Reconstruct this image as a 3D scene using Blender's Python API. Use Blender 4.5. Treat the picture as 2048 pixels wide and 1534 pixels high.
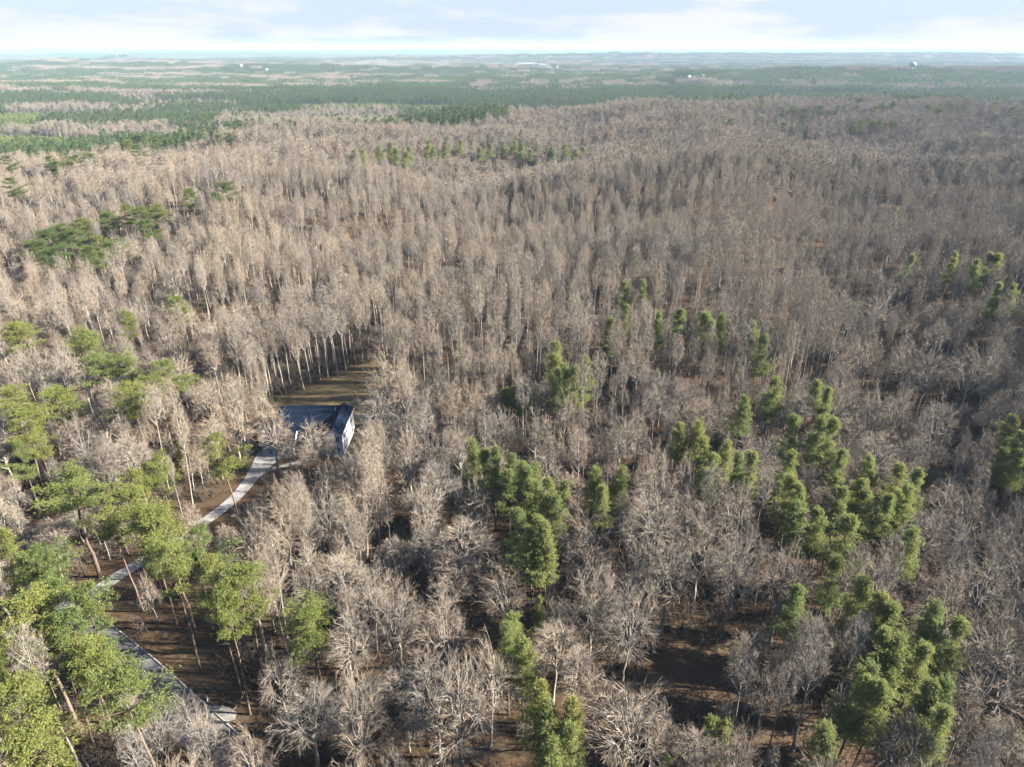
import bpy, bmesh, math, random
import numpy as np
from mathutils import Vector

# ------------------------------------------------------------------ camera, sky, sun, exposure
for o in list(bpy.data.objects):
    bpy.data.objects.remove(o)
SC = bpy.context.scene
COL = SC.collection
CAM_H = 100.0
PITCH = math.radians(26.35)
LENS = 24.0
cam_data = bpy.data.cameras.new('camera')
cam_data.lens = LENS
cam_data.sensor_width = 36.0
cam_data.clip_start = 1.0
cam_data.clip_end = 80000.0
cam = bpy.data.objects.new('camera', cam_data)
COL.objects.link(cam)
cam.location = (0, 0, CAM_H)
cam.rotation_euler = (math.pi / 2 - PITCH, 0, 0)
SC.camera = cam

SUN_AZ = math.radians(92.0)      # to the right of the view direction (+y)
SUN_EL = math.radians(27.0)
world = bpy.data.worlds.new('World')
SC.world = world
world.use_nodes = True
wt = world.node_tree
wt.nodes.clear()
WN = wt.nodes.new
WL = wt.links.new
w_out = WN('ShaderNodeOutputWorld')
w_bg = WN('ShaderNodeBackground')
w_bg.inputs['Strength'].default_value = 0.05
w_sky = WN('ShaderNodeTexSky')
w_sky.sky_type = 'NISHITA'
w_sky.sun_disc = False
w_sky.sun_elevation = SUN_EL
w_sky.sun_rotation = SUN_AZ
w_sky.altitude = 100
w_sky.air_density = 1.0
w_sky.dust_density = 0.0
w_sky.ozone_density = 1.6
# thin bright cloud sheets: noise on the sky plane seen in perspective
w_tc = WN('ShaderNodeTexCoord')
w_sep = WN('ShaderNodeSeparateXYZ')
WL(w_tc.outputs['Generated'], w_sep.inputs[0])
def wmath(op, a, b=None, c=None):
    n = WN('ShaderNodeMath')
    n.operation = op
    for i, v in enumerate((a, b, c)):
        if v is None:
            continue
        if isinstance(v, (int, float)):
            n.inputs[i].default_value = v
        else:
            WL(v, n.inputs[i])
    return n.outputs[0]
zc = wmath('MAXIMUM', w_sep.outputs['Z'], 0.0)
w_map = WN('ShaderNodeMapping')
w_map.inputs['Scale'].default_value = (5.0, 5.0, 30)
w_map.inputs['Location'].default_value = (8.3, 0.3, 0.4)
WL(w_tc.outputs['Generated'], w_map.inputs[0])
w_nz = WN('ShaderNodeTexNoise')
w_nz.inputs['Scale'].default_value = 1.0
w_nz.inputs['Detail'].default_value = 7
w_nz.inputs['Roughness'].default_value = 0.58
WL(w_map.outputs[0], w_nz.inputs['Vector'])
w_rmp = WN('ShaderNodeValToRGB')
w_rmp.color_ramp.elements[0].position = 0.53
w_rmp.color_ramp.elements[0].color = (0, 0, 0, 1)
w_rmp.color_ramp.elements[1].position = 0.66
w_rmp.color_ramp.elements[1].color = (1, 1, 1, 1)
# a bank of cloud low over the horizon, thinning upward
bank = wmath('POWER', 2.718, wmath('MULTIPLY', zc, -26.0))
WL(wmath('ADD', w_nz.outputs['Fac'], wmath('MULTIPLY', bank, 0.16)), w_rmp.inputs[0])
w_mix = WN('ShaderNodeMix')
w_mix.data_type = 'RGBA'
w_mix.inputs['B'].default_value = (4.7, 4.68, 4.8, 1)
WL(wmath('MULTIPLY', w_rmp.outputs[0], 0.8), w_mix.inputs['Factor'])
# pale haze band low on the horizon, the same all round
w_low = WN('ShaderNodeMix')
w_low.data_type = 'RGBA'
w_low.inputs['B'].default_value = (2.75, 3.4, 4.5, 1)
WL(wmath('MULTIPLY', wmath('POWER', 2.718, wmath('MULTIPLY', zc, -3.5)), 0.95), w_low.inputs['Factor'])
WL(w_sky.outputs[0], w_low.inputs['A'])
WL(w_low.outputs['Result'], w_mix.inputs['A'])
WL(w_mix.outputs['Result'], w_bg.inputs['Color'])
WL(w_bg.outputs[0], w_out.inputs['Surface'])

sun_data = bpy.data.lights.new('sun', 'SUN')
sun_data.energy = 5.0
sun_data.angle = math.radians(0.53)
sun_data.color = (1.0, 0.94, 0.84)
sun = bpy.data.objects.new('sun', sun_data)
COL.objects.link(sun)
SUN_DIR = Vector((math.sin(SUN_AZ) * math.cos(SUN_EL), math.cos(SUN_AZ) * math.cos(SUN_EL), math.sin(SUN_EL)))
sun.rotation_euler = SUN_DIR.to_track_quat('Z', 'Y').to_euler()
sun.location = (200, 80, 200)

SC.view_settings.view_transform = 'Standard'
SC.view_settings.look = 'None'
SC.view_settings.gamma = 1.0
SC.view_settings.use_curve_mapping = False
SC.view_settings.exposure = 2.05
SC.render.engine = 'CYCLES'
cy_ = SC.cycles
cy_.max_bounces = 3
cy_.diffuse_bounces = 0
cy_.glossy_bounces = 1
cy_.transmission_bounces = 2
cy_.transparent_max_bounces = 4
cy_.volume_bounces = 0
cy_.use_adaptive_sampling = False
cy_.use_denoising = True
SC.render.film_transparent = False

# ------------------------------------------------------------------ pixel <-> place (photo is 2048 x 1534)
F = LENS / 36.0 * 2048.0
SP, CP = math.sin(PITCH), math.cos(PITCH)

def smooth(a, b, t):
    t = np.clip((t - a) / (b - a), 0, 1)
    return t * t * (3 - 2 * t)

_rs = np.random.RandomState(5)
_near = [(_rs.uniform(0, 6.28), 1 / _rs.uniform(60, 140), _rs.uniform(0, 6.28)) for _ in range(7)]
_mid = [(_rs.uniform(0, 6.28), 1 / _rs.uniform(180, 420), _rs.uniform(0, 6.28)) for _ in range(7)]
_far = [(_rs.normal(1.57, 0.6), 1 / _rs.uniform(700, 2600), _rs.uniform(0, 6.28)) for _ in range(12)]

def waves(x, y, w):
    s = 0
    for a, k, p in w:
        s = s + np.sin((x * math.cos(a) + y * math.sin(a)) * k * 6.2832 + p)
    return s / math.sqrt(len(w))

_bx = np.array([-2500, -900, -452, -293, -120, 70, 380, 658, 843, 1400, 3000])
_by = np.array([380, 450, 560, 740, 920, 1120, 1290, 1360, 1230, 1100, 850])

FAR_SITES = [(-3000, 5050, 16), (-3800, 7300, 34), (-1420, 3950, 16), (-1270, 3900, 14), (640, 2700, 10), (700, 2740, 10)]

def plateau_edge(x):
    return np.interp(x, _bx, _by)

def terrain(x, y):
    x = np.asarray(x, float)
    y = np.asarray(y, float)
    r = np.hypot(x, y)
    h = 0.5 * waves(x, y, _near) + 8.5 * waves(x, y, _mid) * smooth(210, 480, r) * (1 - 0.6 * smooth(800, 1150, r))
    # creek valley on the right and the slope beyond it
    cxp = np.interp(y, [-50, 92, 151, 235, 330, 500, 900], [70, 96, 124, 128, 150, 230, 420])
    d = x - cxp
    h = h - 9 * np.exp(-(d / 34) ** 2) * smooth(700, 350, y)
    h = h + 9 * smooth(30, 130, d) * smooth(-80, 60, y) * smooth(600, 300, y)
    # low saddle then the crest of the hardwood ridge
    e = y - plateau_edge(x)
    h = h - 5 * smooth(-420, -60, e)
    h = h - 34 * smooth(-40, 330, e)
    h = h + 7.5 * waves(x, y, _far) * smooth(1400, 3200, r)
    # long low hills far off
    for (hx, hy, sx, sy, a) in ((260, 1080, 190, 120, 9), (-230, 760, 150, 90, 9), (420, 800, 170, 110, -20), (-40, 620, 70, 170, -13), (150, 470, 110, 80, 9), (-260, 430, 110, 110, 11), (360, 540, 120, 90, 9),  (700, 1150, 200, 110, 5), (-360, 1150, 240, 110, 16), (1550, 2900, 1100, 330, 52), (-350, 4200, 1300, 260, 22), (-2600, 5200, 1500, 500, 30),
                                (600, 7600, 2600, 600, 40), (4200, 8000, 3000, 700, 60), (-4200, 9500, 3600, 800, 50),
                                (-600, 13000, 5000, 900, 62), (6500, 14500, 6000, 900, 70), (-9000, 16000, 6000, 1000, 66)):
        h = h + a * np.exp(-((x - hx) / sx) ** 2 - ((y - hy) / sy) ** 2)
    for (hx, hy, a) in FAR_SITES:
        h = h + a * np.exp(-((x - hx) / 110) ** 2 - ((y - hy) / 150) ** 2)
    return h

def T(x, y):
    return float(terrain(x, y))

def at(px, py, h=0.0):
    """photo pixel -> the place whose point h metres above the ground shows there"""
    u, v = px - 1024.0, py - 767.0
    dn = F * SP + v * CP
    dy = F * CP - v * SP
    z = h
    for _ in range(8):
        k = (CAM_H - z) / dn
        x, y = u * k, dy * k
        z = 0.5 * z + 0.5 * (T(x, y) + h)
    return x, y

def project(x, y, z):
    dz = z - CAM_H
    depth = y * CP - dz * SP
    up = y * SP + dz * CP
    depth = np.maximum(depth, 1e-3)
    return 1024 + F * x / depth, 767 - F * up / depth

# ------------------------------------------------------------------ materials
def new_mat(name):
    m = bpy.data.materials.new(name)
    m.use_nodes = True
    nt = m.node_tree
    b = nt.nodes['Principled BSDF']
    b.inputs['Roughness'].default_value = 0.9
    b.inputs['Specular IOR Level'].default_value = 0.15
    return m, nt, b

def ramp(nt, fac, stops):
    r = nt.nodes.new('ShaderNodeValToRGB')
    els = r.color_ramp.elements
    while len(els) < len(stops):
        els.new(0.5)
    for e, (p, c) in zip(els, stops):
        e.position = p
        e.color = (*c, 1)
    nt.links.new(fac, r.inputs[0])
    return r.outputs[0]

def noise(nt, scale, detail=4, rough=0.55, vec=None):
    n = nt.nodes.new('ShaderNodeTexNoise')
    n.inputs['Scale'].default_value = scale
    n.inputs['Detail'].default_value = detail
    n.inputs['Roughness'].default_value = rough
    if vec is not None:
        nt.links.new(vec, n.inputs['Vector'])
    return n.outputs['Fac']

def mixc(nt, f, a, b, mode='MIX'):
    n = nt.nodes.new('ShaderNodeMix')
    n.data_type = 'RGBA'
    n.blend_type = mode
    for sock, v in ((n.inputs['Factor'], f), (n.inputs['A'], a), (n.inputs['B'], b)):
        if isinstance(v, float):
            sock.default_value = v
        elif isinstance(v, tuple):
            sock.default_value = (*v, 1)
        else:
            nt.links.new(v, sock)
    return n.outputs['Result']

def geo_pos(nt):
    return nt.nodes.new('ShaderNodeNewGeometry').outputs['Position']

def obj_random(nt):
    return nt.nodes.new('ShaderNodeObjectInfo').outputs['Random']

def wood_mat(name, stops, grain=2.0):
    m, nt, b = new_mat(name)
    c = ramp(nt, obj_random(nt), stops)
    g = noise(nt, grain, 3, 0.6, geo_pos(nt))
    c2 = mixc(nt, ramp(nt, g, [(0.3, (0.0, 0.0, 0.0)), (0.75, (1, 1, 1))]), mixc(nt, 1.0, c, (0.72, 0.70, 0.68), 'MULTIPLY'), c)
    # kinds of tree grow in patches: greyer here, browner there
    loc = nt.nodes.new('ShaderNodeObjectInfo').outputs['Location']
    st = noise(nt, 0.022, 3, 0.6, loc)
    c2 = mixc(nt, ramp(nt, st, [(0.40, (0, 0, 0)), (0.60, (1, 1, 1))]), mixc(nt, 1.0, c2, (0.84, 0.845, 0.87), 'MULTIPLY'), mixc(nt, 1.0, c2, (1.02, 0.99, 0.955), 'MULTIPLY'))
    nt.links.new(c2, b.inputs['Base Color'])
    return m

M = {}
M['bark'] = wood_mat('hardwood_bark', [(0.0, (0.43, 0.395, 0.345)), (0.35, (0.50, 0.45, 0.38)), (0.65, (0.37, 0.32, 0.26)), (1.0, (0.47, 0.425, 0.365))])
M['twig'] = wood_mat('hardwood_twigs', [(0.0, (0.40, 0.338, 0.268)), (0.3, (0.47, 0.388, 0.295)), (0.6, (0.38, 0.30, 0.222)), (0.8, (0.38, 0.345, 0.30)), (1.0, (0.49, 0.405, 0.305))])
M['brush'] = wood_mat('brush_stems', [(0.0, (0.15, 0.12, 0.095)), (0.5, (0.20, 0.165, 0.13)), (1.0, (0.13, 0.11, 0.095))])
M['pine_bark'] = wood_mat('pine_bark', [(0.0, (0.18, 0.13, 0.095)), (1.0, (0.25, 0.19, 0.145))])

def needle_mat(name, stops, trans=0.3):
    m, nt, b = new_mat(name)
    c = ramp(nt, obj_random(nt), stops)
    g = noise(nt, 0.9, 3, 0.6, geo_pos(nt))
    c2 = mixc(nt, ramp(nt, g, [(0.3, (0, 0, 0)), (0.7, (1, 1, 1))]), mixc(nt, 1.0, c, (0.78, 0.86, 0.80), 'MULTIPLY'), c)
    nt.links.new(c2, b.inputs['Base Color'])
    b.inputs['Roughness'].default_value = 0.65
    tr = nt.nodes.new('ShaderNodeBsdfTranslucent')
    nt.links.new(c2, tr.inputs['Color'])
    mx = nt.nodes.new('ShaderNodeMixShader')
    mx.inputs[0].default_value = trans
    nt.links.new(b.outputs[0], mx.inputs[1])
    nt.links.new(tr.outputs[0], mx.inputs[2])
    nt.links.new(mx.outputs[0], nt.nodes['Material Output'].inputs['Surface'])
    return m

M['needles'] = needle_mat('mature_pine_needles', [(0.0, (0.255, 0.28, 0.08)), (0.5, (0.315, 0.315, 0.09)), (1.0, (0.21, 0.255, 0.085))], 0.4)
M['needles_young'] = needle_mat('young_pine_needles', [(0.0, (0.30, 0.33, 0.115)), (0.5, (0.36, 0.37, 0.125)), (0.8, (0.26, 0.30, 0.115)), (1.0, (0.41, 0.39, 0.12))], 0.45)
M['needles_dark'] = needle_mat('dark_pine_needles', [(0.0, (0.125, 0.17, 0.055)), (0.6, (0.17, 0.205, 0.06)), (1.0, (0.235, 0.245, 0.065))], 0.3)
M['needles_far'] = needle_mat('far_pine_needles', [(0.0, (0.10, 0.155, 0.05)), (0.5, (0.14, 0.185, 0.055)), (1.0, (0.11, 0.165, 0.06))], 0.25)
M['needles_plant'] = needle_mat('plantation_needles', [(0.0, (0.27, 0.33, 0.085)), (1.0, (0.34, 0.37, 0.10))], 0.3)

def ground_mat():
    m, nt, b = new_mat('leaf_litter')
    p = geo_pos(nt)
    big = noise(nt, 0.035, 4, 0.6, p)
    fine = noise(nt, 2.6, 8, 0.8, p)
    patch = noise(nt, 0.22, 4, 0.6, p)
    c = ramp(nt, fine, [(0.28, (0.034, 0.022, 0.014)), (0.5, (0.088, 0.053, 0.030)), (0.72, (0.175, 0.105, 0.060))])
    c = mixc(nt, ramp(nt, big, [(0.42, (0, 0, 0)), (0.62, (0.75, 0.75, 0.75))]), c, mixc(nt, 1.0, c, (0.74, 0.80, 0.80), 'MULTIPLY'))
    c = mixc(nt, ramp(nt, patch, [(0.5, (0, 0, 0)), (0.68, (0.55, 0.55, 0.55))]), c, (0.125, 0.105, 0.062))
    # far land cover under the woods: mixed olive and grey-brown
    far = ramp(nt, noise(nt, 0.0022, 5, 0.6, p), [(0.50, (0.075, 0.125, 0.045)), (0.60, (0.11, 0.145, 0.055)), (0.68, (0.22, 0.19, 0.14))])
    ln = nt.nodes.new('ShaderNodeVectorMath')
    ln.operation = 'LENGTH'
    nt.links.new(p, ln.inputs[0])
    mr = nt.nodes.new('ShaderNodeMapRange')
    mr.inputs['From Min'].default_value = 1300
    mr.inputs['From Max'].default_value = 1900
    nt.links.new(ln.outputs['Value'], mr.inputs['Value'])
    c = mixc(nt, mr.outputs[0], c, far)
    nt.links.new(c, b.inputs['Base Color'])
    bp = nt.nodes.new('ShaderNodeBump')
    bp.inputs['Strength'].default_value = 0.7
    bp.inputs['Distance'].default_value = 0.12
    nt.links.new(fine, bp.inputs['Height'])
    nt.links.new(bp.outputs[0], b.inputs['Normal'])
    return m

def simple_mat(name, a, b_, scale, rough=0.85, bump=0.0, detail=5, lo=0.35, hi=0.65):
    m, nt, b = new_mat(name)
    n = noise(nt, scale, detail, 0.6, geo_pos(nt))
    nt.links.new(ramp(nt, n, [(lo, a), (hi, b_)]), b.inputs['Base Color'])
    b.inputs['Roughness'].default_value = rough
    if bump:
        bp = nt.nodes.new('ShaderNodeBump')
        bp.inputs['Distance'].default_value = bump
        nt.links.new(n, bp.inputs['Height'])
        nt.links.new(bp.outputs[0], b.inputs['Normal'])
    return m

M['ground'] = ground_mat()
M['lawn'] = simple_mat('winter_lawn', (0.06, 0.052, 0.026), (0.125, 0.088, 0.047), 0.35, 0.95, 0.02, 7)
M['concrete'] = simple_mat('concrete', (0.24, 0.228, 0.212), (0.38, 0.365, 0.345), 0.5, 0.85, 0.0, 6)
M['asphalt'] = simple_mat('asphalt', (0.12, 0.12, 0.122), (0.18, 0.178, 0.176), 1.2, 0.9, 0.0, 6)
M['gravel'] = simple_mat('gravel', (0.17, 0.165, 0.155), (0.30, 0.28, 0.25), 2.4, 0.95, 0.03, 7)
def littered(m, amount):
    nt = m.node_tree
    b = nt.nodes['Principled BSDF']
    src = b.inputs['Base Color'].links[0].from_socket
    n1 = noise(nt, 0.9, 7, 0.75, geo_pos(nt))
    f = ramp(nt, n1, [(amount, (0, 0, 0)), (amount + 0.12, (0.85, 0.85, 0.85))])
    nt.links.new(mixc(nt, f, src, (0.12, 0.075, 0.045)), b.inputs['Base Color'])
littered(M['concrete'], 0.56)
littered(M['asphalt'], 0.54)
littered(M['gravel'], 0.52)
M['siding'] = simple_mat('white_siding', (0.76, 0.77, 0.78), (0.82, 0.82, 0.82), 0.7, 0.6)
M['shingle'] = simple_mat('slate_blue_shingles', (0.008, 0.016, 0.034), (0.014, 0.024, 0.046), 3.0, 0.8)
M['shingle'].node_tree.nodes['Principled BSDF'].inputs['Specular IOR Level'].default_value = 0.02
M['trim'] = simple_mat('white_trim', (0.78, 0.78, 0.77), (0.84, 0.84, 0.83), 2.0, 0.5)
M['glass'] = simple_mat('window_glass', (0.02, 0.025, 0.03), (0.035, 0.04, 0.05), 1.0, 0.08)
M['glass'].node_tree.nodes['Principled BSDF'].inputs['Specular IOR Level'].default_value = 0.5
M['metal_dark'] = simple_mat('dark_metal', (0.03, 0.03, 0.03), (0.05, 0.05, 0.05), 4.0, 0.45)
M['pale_wood'] = simple_mat('pale_dead_wood', (0.42, 0.36, 0.28), (0.55, 0.48, 0.38), 3.0, 0.8)
M['steel'] = simple_mat('painted_steel', (0.34, 0.42, 0.48), (0.42, 0.50, 0.55), 0.3, 0.5)

# ------------------------------------------------------------------ mesh helpers
class Mesh:
    def __init__(self):
        self.v, self.f, self.m, self.n = [], [], [], 0

    def add(self, verts, faces, mat=0):
        verts = np.asarray(verts, float).reshape(-1, 3)
        self.v.append(verts)
        for fc in faces:
            fc = np.asarray(fc, np.int64)
            if len(fc):
                self.f.append(fc + self.n)
                self.m.append(np.full(len(fc), mat, np.int32))
        self.n += len(verts)

    def tubes(self, P, R, k, mat=0):
        """P (m,n,3) centre lines, R (m,n) radii, k sides"""
        P = np.asarray(P, float)
        m, n, _ = P.shape
        if m == 0:
            return
        d = P[:, -1] - P[:, 0]
        d /= np.linalg.norm(d, axis=1, keepdims=True) + 1e-9
        ref = np.where(np.abs(d[:, 2:3]) > 0.8, np.array([[1.0, 0, 0]]), np.array([[0, 0, 1.0]]))
        a = np.cross(d, ref)
        a /= np.linalg.norm(a, axis=1, keepdims=True) + 1e-9
        b = np.cross(d, a)
        th = np.arange(k) * 2 * math.pi / k
        ring = a[:, None, :] * np.cos(th)[None, :, None] + b[:, None, :] * np.sin(th)[None, :, None]
        V = P[:, :, None, :] + ring[:, None, :, :] * R[:, :, None, None]
        base = (np.arange(m) * n * k)[:, None, None]
        i = np.arange(n - 1)[None, :, None] * k
        j = np.arange(k)[None, None, :]
        j2 = (j + 1) % k
        q = np.stack([base + i + j, base + i + j2, base + i + k + j2, base + i + k + j], -1).reshape(-1, 4)
        self.add(V.reshape(-1, 3), [q], mat)

    def slivers(self, A, B, w, rng, mat=0, bend=0.0):
        """thin pointed blades from A to B, w wide at A"""
        m = len(A)
        d = B - A
        s = np.cross(d, rng.normal(size=(m, 3)))
        s /= np.linalg.norm(s, axis=1, keepdims=True) + 1e-9
        s = s * (np.asarray(w).reshape(-1, 1) * 0.5)
        V = np.stack([A - s, A + s, B], 1)
        q = np.arange(m * 3).reshape(-1, 3)
        self.add(V.reshape(-1, 3), [q], mat)

    def build(self, name, mats, smooth_=False):
        me = bpy.data.meshes.new(name)
        V = np.concatenate(self.v)
        sizes = np.concatenate([np.full(len(f), f.shape[1], np.int32) for f in self.f])
        idx = np.concatenate([f.ravel() for f in self.f]).astype(np.int32)
        mat = np.concatenate(self.m)
        me.vertices.add(len(V))
        me.vertices.foreach_set('co', V.astype(np.float32).ravel())
        me.loops.add(len(idx))
        me.loops.foreach_set('vertex_index', idx)
        me.polygons.add(len(sizes))
        starts = np.concatenate([[0], np.cumsum(sizes)[:-1]]).astype(np.int32)
        me.polygons.foreach_set('loop_start', starts)
        me.polygons.foreach_set('material_index', mat)
        if smooth_:
            me.polygons.foreach_set('use_smooth', np.ones(len(sizes), bool))
        for mm in mats:
            me.materials.append(mm)
        me.update(calc_edges=True)
        me.validate()
        return me

def obj(name, me, parent=None, **props):
    o = bpy.data.objects.new(name, me)
    COL.objects.link(o)
    if parent is not None:
        o.parent = parent
    for k, v in props.items():
        o[k] = v
    return o

def box_bm(bm, x0, x1, y0, y1, z0, z1):
    vs = [bm.verts.new(p) for p in ((x0, y0, z0), (x1, y0, z0), (x1, y1, z0), (x0, y1, z0), (x0, y0, z1), (x1, y0, z1), (x1, y1, z1), (x0, y1, z1))]
    for f in ((0, 3, 2, 1), (4, 5, 6, 7), (0, 1, 5, 4), (1, 2, 6, 5), (2, 3, 7, 6), (3, 0, 4, 7)):
        bm.faces.new([vs[i] for i in f])

def bm_obj(name, bm, mat, parent=None, **props):
    me = bpy.data.meshes.new(name)
    bmesh.ops.recalc_face_normals(bm, faces=bm.faces)
    bm.to_mesh(me)
    bm.free()
    me.materials.append(mat)
    return obj(name, me, parent, **props)

def boxes(name, mat, lst, parent=None, **props):
    bm = bmesh.new()
    for b in lst:
        box_bm(bm, *b)
    return bm_obj(name, bm, mat, parent, **props)

def prism(name, mat, poly, axis, a0, a1, parent=None, **props):
    """poly: points in the other two axes; extruded along axis from a0 to a1"""
    bm = bmesh.new()
    def pt(p, a):
        return {'x': (a, p[0], p[1]), 'y': (p[0], a, p[1]), 'z': (p[0], p[1], a)}[axis]
    A = [bm.verts.new(pt(p, a0)) for p in poly]
    B = [bm.verts.new(pt(p, a1)) for p in poly]
    n = len(poly)
    bm.faces.new(A)
    bm.faces.new(list(reversed(B)))
    for i in range(n):
        bm.faces.new([A[i], A[(i + 1) % n], B[(i + 1) % n], B[i]])
    return bm_obj(name, bm, mat, parent, **props)

def interp_poly(P, par, t):
    """points and tangents on polylines P (m,n,3) for children with parent index par at t in 0..1"""
    n = P.shape[1]
    s = np.clip(t, 0, 0.999) * (n - 1)
    i = s.astype(int)
    fr = (s - i)[:, None]
    A, B = P[par, i], P[par, i + 1]
    tg = B - A
    tg /= np.linalg.norm(tg, axis=1, keepdims=True) + 1e-9
    return A * (1 - fr) + B * fr, tg

def unit(v):
    return v / (np.linalg.norm(v, axis=-1, keepdims=True) + 1e-9)

def grow(base, d0, L, n, rng, up=0.25, wob=0.12):
    """m curved branches: start direction d0, bending upward, n points"""
    m = len(base)
    P = np.zeros((m, n, 3))
    P[:, 0] = base
    d = d0.copy()
    for i in range(1, n):
        d = unit(d + np.array([0, 0, up]) / (n - 1) + rng.normal(size=(m, 3)) * wob)
        P[:, i] = P[:, i - 1] + d * (L / (n - 1))[:, None]
    return P

# ------------------------------------------------------------------ hardwood trees
def bez(b, c, e, n):
    q = np.linspace(0, 1, n)[None, :, None]
    return (1 - q) ** 2 * b[:, None] + 2 * q * (1 - q) * c[:, None] + q ** 2 * e[:, None]

def reach(P, plen, tips, rng, n, t_lo, t_hi, pull, jit):
    """branches from the polylines P out to the crown points tips, each leaving its closest parent along the parent's own direction"""
    ends = P[:, -1]
    d = np.linalg.norm(tips[:, None] - ends[None], axis=2)
    par = np.argmin(d + rng.uniform(0, 0.6, d.shape), axis=1)
    dist = d[np.arange(len(tips)), par]
    t = np.clip(1.0 - dist / (plen[par] + 1e-6) * rng.uniform(0.75, 1.25, len(tips)), t_lo, t_hi)
    b, tg = interp_poly(P, par, t)
    L = np.linalg.norm(tips - b, axis=1)
    c = b + tg * (L * pull)[:, None] + rng.normal(size=b.shape) * (L * jit)[:, None]
    return bez(b, c, tips, n), L, par, t

def dome(rng, m, c0, rx, rz, el_lo, r_lo, r_hi, lump):
    """points near the surface of a lumpy dome"""
    u = rng.uniform(math.sin(math.radians(el_lo)), 1, m)
    az = rng.uniform(0, 2 * math.pi, m)
    ce = np.sqrt(1 - u * u)
    d = np.column_stack([np.cos(az) * ce, np.sin(az) * ce, u])
    k = 1 + lump[0] * np.sin(3 * az + lump[1] + 2 * u) + lump[0] * np.sin(2 * az + lump[2]) + lump[0] * np.sin(5 * az + 4 * u + lump[3]) * 0.7
    r = rng.uniform(r_lo, r_hi, m) * k
    return c0 + d * r[:, None] * np.array([rx, rx, rz])

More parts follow.
